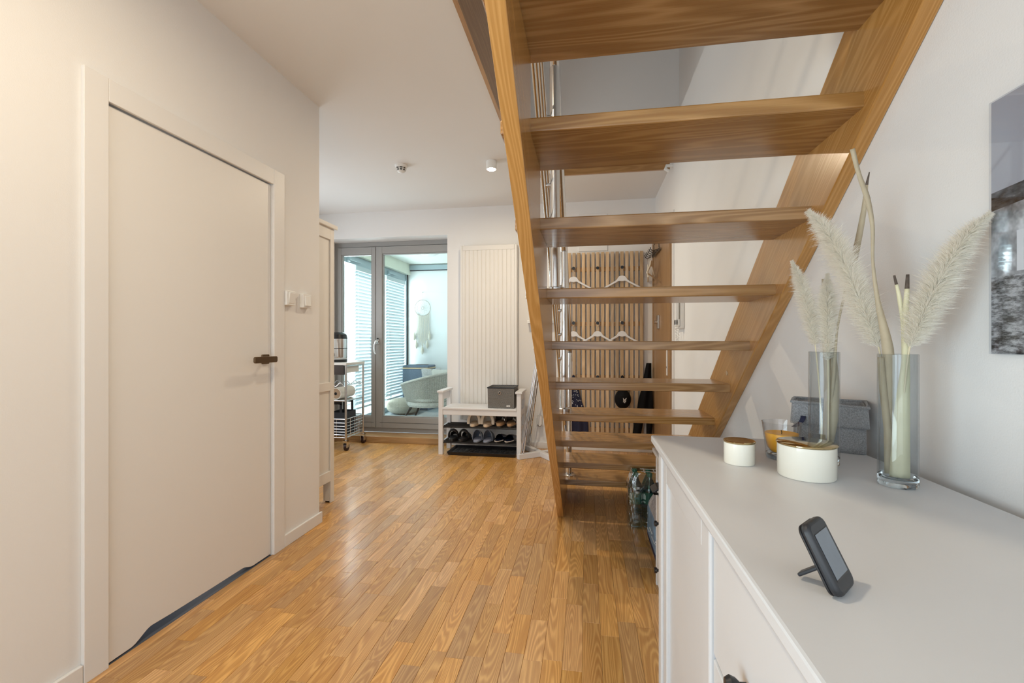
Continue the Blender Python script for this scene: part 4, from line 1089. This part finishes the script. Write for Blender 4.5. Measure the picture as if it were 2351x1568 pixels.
def bag(u, v):
    P = rrect(.165, .40, .05, 6); s = u*len(P); i = int(s) % len(P); f = s-int(s); a, b = P[i], P[(i+1) % len(P)]
    x, y = a[0]*(1-f)+b[0]*f, a[1]*(1-f)+b[1]*f
    k = (1-.18*max(0, (.2-v)/.2)**2)*(1-.45*max(0, (v-.62)/.38)**1.5); w = .03*math.sin(u*44+v*5)*math.sin(v*9+u*12)
    return Vector((x*k*(1+w), y*k*(1+w), .003+.32*v))
grid(bm, 72, 26, bag, True); obj('wrapped_body', bm, 'bluepack', bp, smooth=True)
bm = B()
for (v0, v1) in ((.06, .20),):
    grid(bm, 72, 6, lambda u, v: bag(u, v0+(v1-v0)*v)*1.012, True)
obj('dark_band', bm, 'navy', bp)
bm = B(); grid(bm, 72, 6, lambda u, v: bag(u, .70+.26*v)*1.008, True); obj('printed_shoulder', bm, mat('grey_print', (.42, .42, .44), .5, var=.8, vscale=70), bp)
bm = B()
for k in range(30):
    u = random.uniform(.3, .72); v = random.uniform(.25, .62); p = bag(u, v); q = bag(u+.012, v+.02)
    bar(bm, p*1.012, q*1.012, .004, .003)
obj('lettering', bm, 'bright', bp)['kind'] = 'stuff'

# ================================================================== THINGS ON THE SIDEBOARD
T = ST+.0005
def jar(lab, loc, r, h):
    j = thing('lidded_jar', lab, 'jar', loc)
    obj('bowl', lathe(B(), [(0, 0), (r*.97, 0), (r, .003), (r, h-.004), (r*.97, h-.003), (0, h-.003)], seg=64), 'enamel', j, smooth=True)
    obj('lid', lathe(B(), [(0, h-.003), (r*1.01, h-.003), (r*1.035, h-.0015), (r*1.035, h), (r*1.0, h+.0012), (0, h+.0012)], seg=64), 'gold', j, smooth=True, label='polished gold lid')
jar('small round ivory jar with gold lid near the far edge of the sideboard', (.3345, 1.076, T), .0316, .0495)
jar('larger round ivory jar with gold lid in front of the vase', (.4358, .9958, T), .0515, .0665)
# candle
cd = thing('jar_candle', 'orange wax candle in a flared thick glass beside the felt basket', 'candle', (.4455, 1.138, T))
obj('glass', lathe(B(), [(0, 0), (.031, 0), (.0325, .004), (.036, .045), (.0405, .082), (.0412, .0835), (.0395, .0835), (.0372, .072), (.034, .045), (.030, .025), (.022, .014), (0, .011)], seg=56), 'candleglass', cd, smooth=True)
obj('glass_base', lathe(B(), [(0, .0005), (.0305, .0005), (.0318, .004), (.0325, .012), (.0215, .0135), (0, .0105)], seg=48), 'vasebase', cd, smooth=True)
obj('wax', lathe(B(), [(0, .012), (.021, .015), (.029, .026), (.0332, .045), (.0350, .056), (.034, .058), (.028, .0565), (0, .055)], seg=48), 'wax', cd, smooth=True)
obj('wick', tube(B(), ((0, 0, .055), (.0005, 0, .060), (-.001, 0, .064)), .0009, 6), 'wick', cd)
# felt basket
fk = thing('felt_basket', 'grey felt basket with folded cuff and navy tab on the sideboard corner', 'basket', (.607, 1.268, T), -.45)
def fbox(w, d, z0, z1, th, flare, jitter, nU=64):
    bm = B()
    def f(u, v):
        P = rrect(w, d, .012, 4); s = u*len(P); i = int(s) % len(P); q = s-int(s); a, b = P[i], P[(i+1) % len(P)]
        k = 1+flare*v; x, y = (a[0]*(1-q)+b[0]*q)*k, (a[1]*(1-q)+b[1]*q)*k
        return Vector((x, y, z0+(z1-z0)*v+jitter*math.sin(u*13+1)*v))
    grid(bm, nU, 8, f, True); return bm
o = obj('felt_wall', fbox(.150, .095, 0, .112, 0, -.02, .003), 'felt', fk, smooth=True); s_ = o.modifiers.new('thick', 'SOLIDIFY'); s_.thickness = .004; s_.offset = -1
obj('felt_bottom', prismZ(B(), rrect(.146, .09, .01, 4), .0, .004), 'felt', fk)
o = obj('folded_cuff', fbox(.162, .106, .062, .117, 0, -.045, .004), 'felt', fk, smooth=True); s_ = o.modifiers.new('thick', 'SOLIDIFY'); s_.thickness = .004; s_.offset = -1
bm = tube(B(), ((-.079, .03, .117), (-.079, -.05, .117), (.079, -.05, .112), (.079, .05, .117), (-.079, .05, .117)), .0035, 6); obj('cuff_edge', bm, 'felt', fk)
bm = B(); grid(bm, 8, 6, lambda u, v: Vector((-.052-.020*u*u+.0, -.056-.008*math.sin(PI*u), .083-.030*u+(v-.5)*.0)) + Vector(((v-.5)*.011, 0, 0))); o = obj('navy_tab', bm, 'navy', fk); s_ = o.modifiers.new('thick', 'SOLIDIFY'); s_.thickness = .0015

# vases
def vase(lab, loc, r, h):
    v = thing('glass_vase', lab, 'vase', loc, 0, None)
    obj('glass_wall', lathe(B(), [(r, .018), (r, h-.001), (r-.0008, h), (r-.0024, h-.001), (r-.0026, .020)], seg=64), 'vase', v, smooth=True)
    obj('glass_base', lathe(B(), [(0, 0), (r*.93, 0), (r*.995, .003), (r, .008), (r, .018), (r-.0026, .020), (r*.7, .0135), (0, .012)], seg=64), 'vasebase', v, smooth=True)
V2 = (.5761, .9574, T); V1 = (.5155, 1.0967, T)
vase('smoked glass cylinder vase holding two cream plumes, behind the larger jar', V1, .0292, .247)
vase('smoked glass cylinder vase close to the wall, holding pale broad leaves', V2, .0306, .246)

M['plume'] = None
t = NT('pampas_plume'); tc = t.new('ShaderNodeTexCoord'); nz = t.noise(tc.outputs['Object'], 40., 2.)
df = t.new('ShaderNodeBsdfDiffuse'); tl_ = t.new('ShaderNodeBsdfTranslucent'); colp = t.mix(nz, (.95, .915, .84), (.99, .975, .93))
t.link(colp, df.inputs[0]); t.link(colp, tl_.inputs[0]); mx = t.new('ShaderNodeMixShader'); mx.inputs[0].default_value = .62
t.link(df.outputs[0], mx.inputs[1]); t.link(tl_.outputs[0], mx.inputs[2]); t.link(mx.outputs[0], t.out.inputs[0]); M['plume'] = t.m

def bez(P, n):
    """smooth path through points (Catmull-Rom)"""
    P = [Vector(p) for p in P]; out = []
    Q = [P[0]*2-P[1]]+P+[P[-1]*2-P[-2]]
    for i in range(1, len(Q)-2):
        for k in range(n):
            t_ = k/n; a, b, c, d = Q[i-1], Q[i], Q[i+1], Q[i+2]
            out.append(.5*((2*b)+(c-a)*t_+(2*a-5*b+4*c-d)*t_*t_+(3*b-a-3*c+d)*t_**3))
    out.append(P[-1]); return out
def pampas(lab, stem_pts, plume_pts, width, n=2600, seed=1):
    rng = random.Random(seed); o0 = Vector(stem_pts[0])
    g = thing('pampas_stem', lab, 'dried grass', o0, 0, 'pampas plumes')
    path = [p-o0 for p in bez([*stem_pts, *plume_pts], 8)]
    obj('stalk', tube(B(), path, [.0019-.0011*k/(len(path)-1) for k in range(len(path))], 8), 'straw', g, smooth=True)
    ax = [p-o0 for p in bez(plume_pts, 14)]; m = len(ax)-1
    bm = B()
    for k in range(n):
        u = rng.random()**.85; s = u*m; i = min(int(s), m-1); f = s-i
        p = ax[i]*(1-f)+ax[i+1]*f; tg = (ax[i+1]-ax[i]).normalized()
        ref = Vector((rng.gauss(0, 1), rng.gauss(0, 1), rng.gauss(0, 1))); rad = (ref-tg*ref.dot(tg)).normalized()
        env = 1.3*width*(.30+.70*math.sin(PI*min(1, .12+u*.95)))*(1.03-u)**.17
        L = env*rng.uniform(.5, 1.0)*(1.35 if rng.random() < .18 else 1)
        d0 = (tg*.95+rad*.62).normalized(); d1 = (tg*.55+rad*.95+Vector((0, 0, -.25))).normalized()
        side = d0.cross(Vector((rng.gauss(0, 1), rng.gauss(0, 1), rng.gauss(0, 1)))).normalized()*.00045
        p1 = p+d0*L*.5; p2 = p1+d1*L*.42; p3 = p2+(d1+Vector((0, 0, -.25))).normalized()*L*.25
        a0, a1 = bm.verts.new(p-side), bm.verts.new(p+side); b0, b1 = bm.verts.new(p1-side), bm.verts.new(p1+side)
        c0, c1 = bm.verts.new(p2-side*.7), bm.verts.new(p2+side*.7); e = bm.verts.new(p3)
        bm.faces.new((a0, a1, b1, b0)); bm.faces.new((b0, b1, c1, c0)); bm.faces.new((c0, c1, e))
        if k % 2 == 0:      # side barbs
            for q in range(3):
                st_ = p+(p2-p)*rng.uniform(.3, 1.); dd = (d1+Vector((rng.gauss(0, .5), rng.gauss(0, .5), rng.gauss(0, .5)))).normalized()*L*.28
                w_ = side*.8; bm.faces.new((bm.verts.new(st_-w_), bm.verts.new(st_+w_), bm.verts.new(st_+dd)))
    po = obj('plume', bm, M['plume'], g); po['kind'] = 'stuff'
    return g
v2 = lambda dx, dy, z: (V2[0]+dx, V2[1]+dy, z)
v1 = lambda dx, dy, z: (V1[0]+dx, V1[1]+dy, z)
pampas('tall cream pampas plume leaning out towards the stairs from the vase by the wall', [v2(.008, -.006, .90), at(2045, 960, .972)], [at(2018, 800, .985), at(1985, 720, 1.0), at(1940, 610, 1.02), at(1895, 530, 1.035), at(1856, 486, 1.05)], .036, 9500, 1)
pampas('cream pampas plume leaning towards the framed photograph', [v2(.004, .006, .90), at(2072, 950, .945)], [at(2088, 800, .935), at(2118, 730, .925), at(2160, 640, .912), at(2215, 550, .90), at(2272, 492, .888)], .034, 9500, 2)
pampas('slim cream pampas plume leaning towards the stairs from the vase behind the jar', [v1(-.004, .004, .90), at(1885, 950, 1.10)], [at(1872, 795, 1.105), at(1856, 720, 1.115), at(1838, 650, 1.125), at(1818, 600, 1.13)], .023, 6500, 3)
pampas('upright cream pampas plume rising straight from the vase behind the jar', [v1(.006, -.004, .90), at(1902, 930, 1.09)], [at(1901, 830, 1.088), at(1900, 740, 1.09), at(1899, 680, 1.095), at(1900, 630, 1.10)], .024, 7000, 4)

def leaf(lab, pts, widths, m, face=(-.55, -.83, 0), tip=None, twist=0., grp='dried leaves in the vases'):
    P = bez(pts, 8); n = len(P); o0 = P[0]; g = thing('dried_leaf', lab, 'dried leaf', o0, 0, grp)
    bm = B(); rows = []; tips = B(); trow = []
    for k, p in enumerate(P):
        t_ = k/(n-1); s = t_*(len(widths)-1); i = min(int(s), len(widths)-2); w = widths[i]*(1-s+i)+widths[i+1]*(s-i)
        tg = (P[min(k+1, n-1)]-P[max(k-1, 0)]).normalized(); fc = Vector(face); fc.rotate(Matrix.Rotation(twist*t_, 3, 'Z'))
        sd_ = tg.cross(fc).normalized(); nn = sd_.cross(tg).normalized(); q = p-o0
        rows.append([q-sd_*w/2, q+nn*w*.14, q+sd_*w/2])
    cut = n if tip is None else int(n*tip)
    def build(rws):
        b = B(); vv = [[b.verts.new(x) for x in r] for r in rws]
        for a, c in zip(vv, vv[1:]):
            for k in range(2): b.faces.new((a[k], a[k+1], c[k+1], c[k]))
        return b
    o = obj('blade', build(rows[:cut]), m, g, smooth=True); s_ = o.modifiers.new('thick', 'SOLIDIFY'); s_.thickness = .0007
    if tip is not None:
        o = obj('withered_tip', build(rows[cut-1:]), 'burnt', g, smooth=True); s_ = o.modifiers.new('thick', 'SOLIDIFY'); s_.thickness = .0007
leaf('very long twisted tan leaf rising in front of the stair stringer', [v2(-.012, .004, .90), at(2040, 900, .968), at(2038, 800, .965), at(2015, 690, .965), at(2004, 600, .968), at(2003, 520, .97), at(1991, 455, .97), at(1972, 400, .97), at(1957, 342, .97)], [.014, .017, .018, .008, .005, .007, .010, .008, .009], 'leaf', twist=.5)
leaf('thin tan leaf crossing behind the long twisted leaf', [v1(.010, .008, .90), at(1915, 850, 1.085), at(1922, 760, 1.08), at(1938, 680, 1.075), at(1962, 590, 1.07), at(1982, 490, 1.065), at(1989, 430, 1.06), at(1996, 395, 1.06)], [.006, .007, .004, .005, .013, .010, .006, .002], 'leaf', tip=.88)
leaf('broad pale leaf with split charred end standing straight in the vase', [v2(-.004, -.012, .895), at(2070, 960, .942), at(2079, 830, .945), at(2080, 720, .948), at(2084, 630, .95)], [.030, .024, .012, .0105, .005], 'leafpale', tip=.92)
leaf('narrow pale leaf with dark tip beside the broad split leaf', [v2(.012, -.002, .90), at(2078, 900, .955), at(2074, 760, .957), at(2066, 690, .958), at(2053, 632, .958)], [.008, .010, .006, .007, .003], 'leafpale', tip=.93)
leaf('short pale strap leaf bent inside the vase by the wall', [v2(-.004, .006, .90), at(2040, 1000, .965), at(2026, 880, .97), at(2022, 820, .97)], [.010, .012, .012, .010], 'leaf')
leaf('broad tan leaf standing behind the upright plume', [v1(.002, .010, .895), at(1906, 900, 1.11), at(1899, 760, 1.112), at(1893, 640, 1.112)], [.012, .022, .020, .010], 'leaf')
leaf('broad curled tan leaf inside the vase behind the jar', [v1(.012, .002, .895), at(1913, 960, 1.09), at(1917, 880, 1.09), at(1912, 812, 1.09)], [.006, .018, .016, .012], 'leaf')

# digital thermometer
th_ = thing('digital_thermometer', 'black digital thermometer with blank grey display on a fold-out foot', 'thermometer', (.2765, .5335, T))
ux = Vector((.034, .039, 0)).normalized()                 # along the bottom edge
nb = Vector((-ux.y, ux.x, 0))                             # towards the back
uz = (Vector((0, 0, .066))+nb*.033).normalized(); un = ux.cross(uz)   # un: out of the face
mtx = Matrix(((ux.x, uz.x, un.x, 0), (ux.y, uz.y, un.y, 0), (ux.z, uz.z, un.z, .0045), (0, 0, 0, 1)))
W_, H_ = .050, .074
def dv(bm):
    for v in bm.verts: v.co = mtx @ v.co
    return bm
bm = prismZ(B(), rrect(W_, H_, .010, 6, 0, H_/2), -.010, .0); obj('case', dv(bm), 'grip', th_, bevel=.0035, seg=3, smooth=True)
bm = prismZ(B(), rrect(W_*.97, H_*.98, .0098, 6, 0, H_/2), -.0125, -.0098); obj('back_shell', dv(bm), 'black', th_, bevel=.002, smooth=True)
bm = prismZ(B(), rrect(.038, .048, .0012, 3, 0, H_/2+.001), -.001, .0003); obj('bezel', dv(bm), 'black', th_)
bm = prismZ(B(), rrect(.0355, .0455, .0008, 3, -.0008, H_/2+.0018), -.001, .0006); obj('display', dv(bm), 'lcd', th_)
bm = B()
for k in range(5): bx(bm, -.012, .012, .040+.004*k, .042+.004*k, -.0145, -.012)
obj('vent_ribs', dv(bm), 'black', th_)
base_pt = mtx @ Vector((0, .028, -.012))
ft = nb*.048; ft.z = .004
bm = bar(B(), base_pt, ft, .013, .004, up=un); obj('foot', bm, 'grip', th_, bevel=.0015)

# framed photograph on acrylic
ph = thing('acrylic_photograph', 'black and white seaside pier photograph on acrylic on the right wall', 'picture', (WR, .59, 1.345))
t = NT('pier_photo'); tc = t.new('ShaderNodeTexCoord'); sp = t.new('ShaderNodeSeparateXYZ'); t.link(tc.outputs['Object'], sp.inputs[0])
yv, zv = sp.outputs[1], sp.outputs[2]
mp = t.new('ShaderNodeMapping'); mp.inputs['Scale'].default_value = (1, 1, 3.2); t.link(tc.outputs['Object'], mp.inputs[0])
peb = t.ramp(t.noise(mp.outputs[0], 48., 4., .7), [(.38, .05), (.52, .30), (.62, .62)])
sky = t.ramp(t.noise(tc.outputs['Object'], 2.5, 2.), [(.3, (.42, .43, .47)), (.7, (.52, .53, .57))])
wood_ = t.ramp(t.noise(mp.outputs[0], 30., 5., .7), [(.35, .015), (.6, .10), (.75, .40)])
mid = t.ramp(t.noise(tc.outputs['Object'], 26., 3., .6), [(.3, .12), (.5, .45), (.66, .85)])
zz = t.math('ADD', zv, t.math('MULTIPLY', t.math('ADD', yv, -.28), .06))
c1 = t.mix(t.math('GREATER_THAN', zv, -.085), peb, mid)
c2 = t.mix(t.math('GREATER_THAN', zz, .031), c1, wood_)
c3 = t.mix(t.math('GREATER_THAN', zz, .062), c2, sky)
gx = t.math('MULTIPLY', t.math('LESS_THAN', t.math('ABSOLUTE', t.math('ADD', yv, -.228)), .042), t.math('LESS_THAN', t.math('ABSOLUTE', t.math('ADD', zv, .047)), .033))
c4 = t.mix(gx, c3, (.95, .95, .95))
t.link(c4, t.b.inputs['Base Color']); t.b.inputs['Roughness'].default_value = .06; t.b.inputs['Coat Weight'].default_value = .6
obj('print', bx(B(), -.0105, -.009, -.317, .317, -.2158, .2158), t.m, ph)
obj('acrylic_sheet', bx(B(), -.0135, -.0106, -.318, .318, -.2165, .2165), clear_glass('acrylic', (.94, .95, .97), 1.49), ph)
obj('backing', bx(B(), -.0089, 0, -.25, .25, -.17, .17), 'marble', ph)
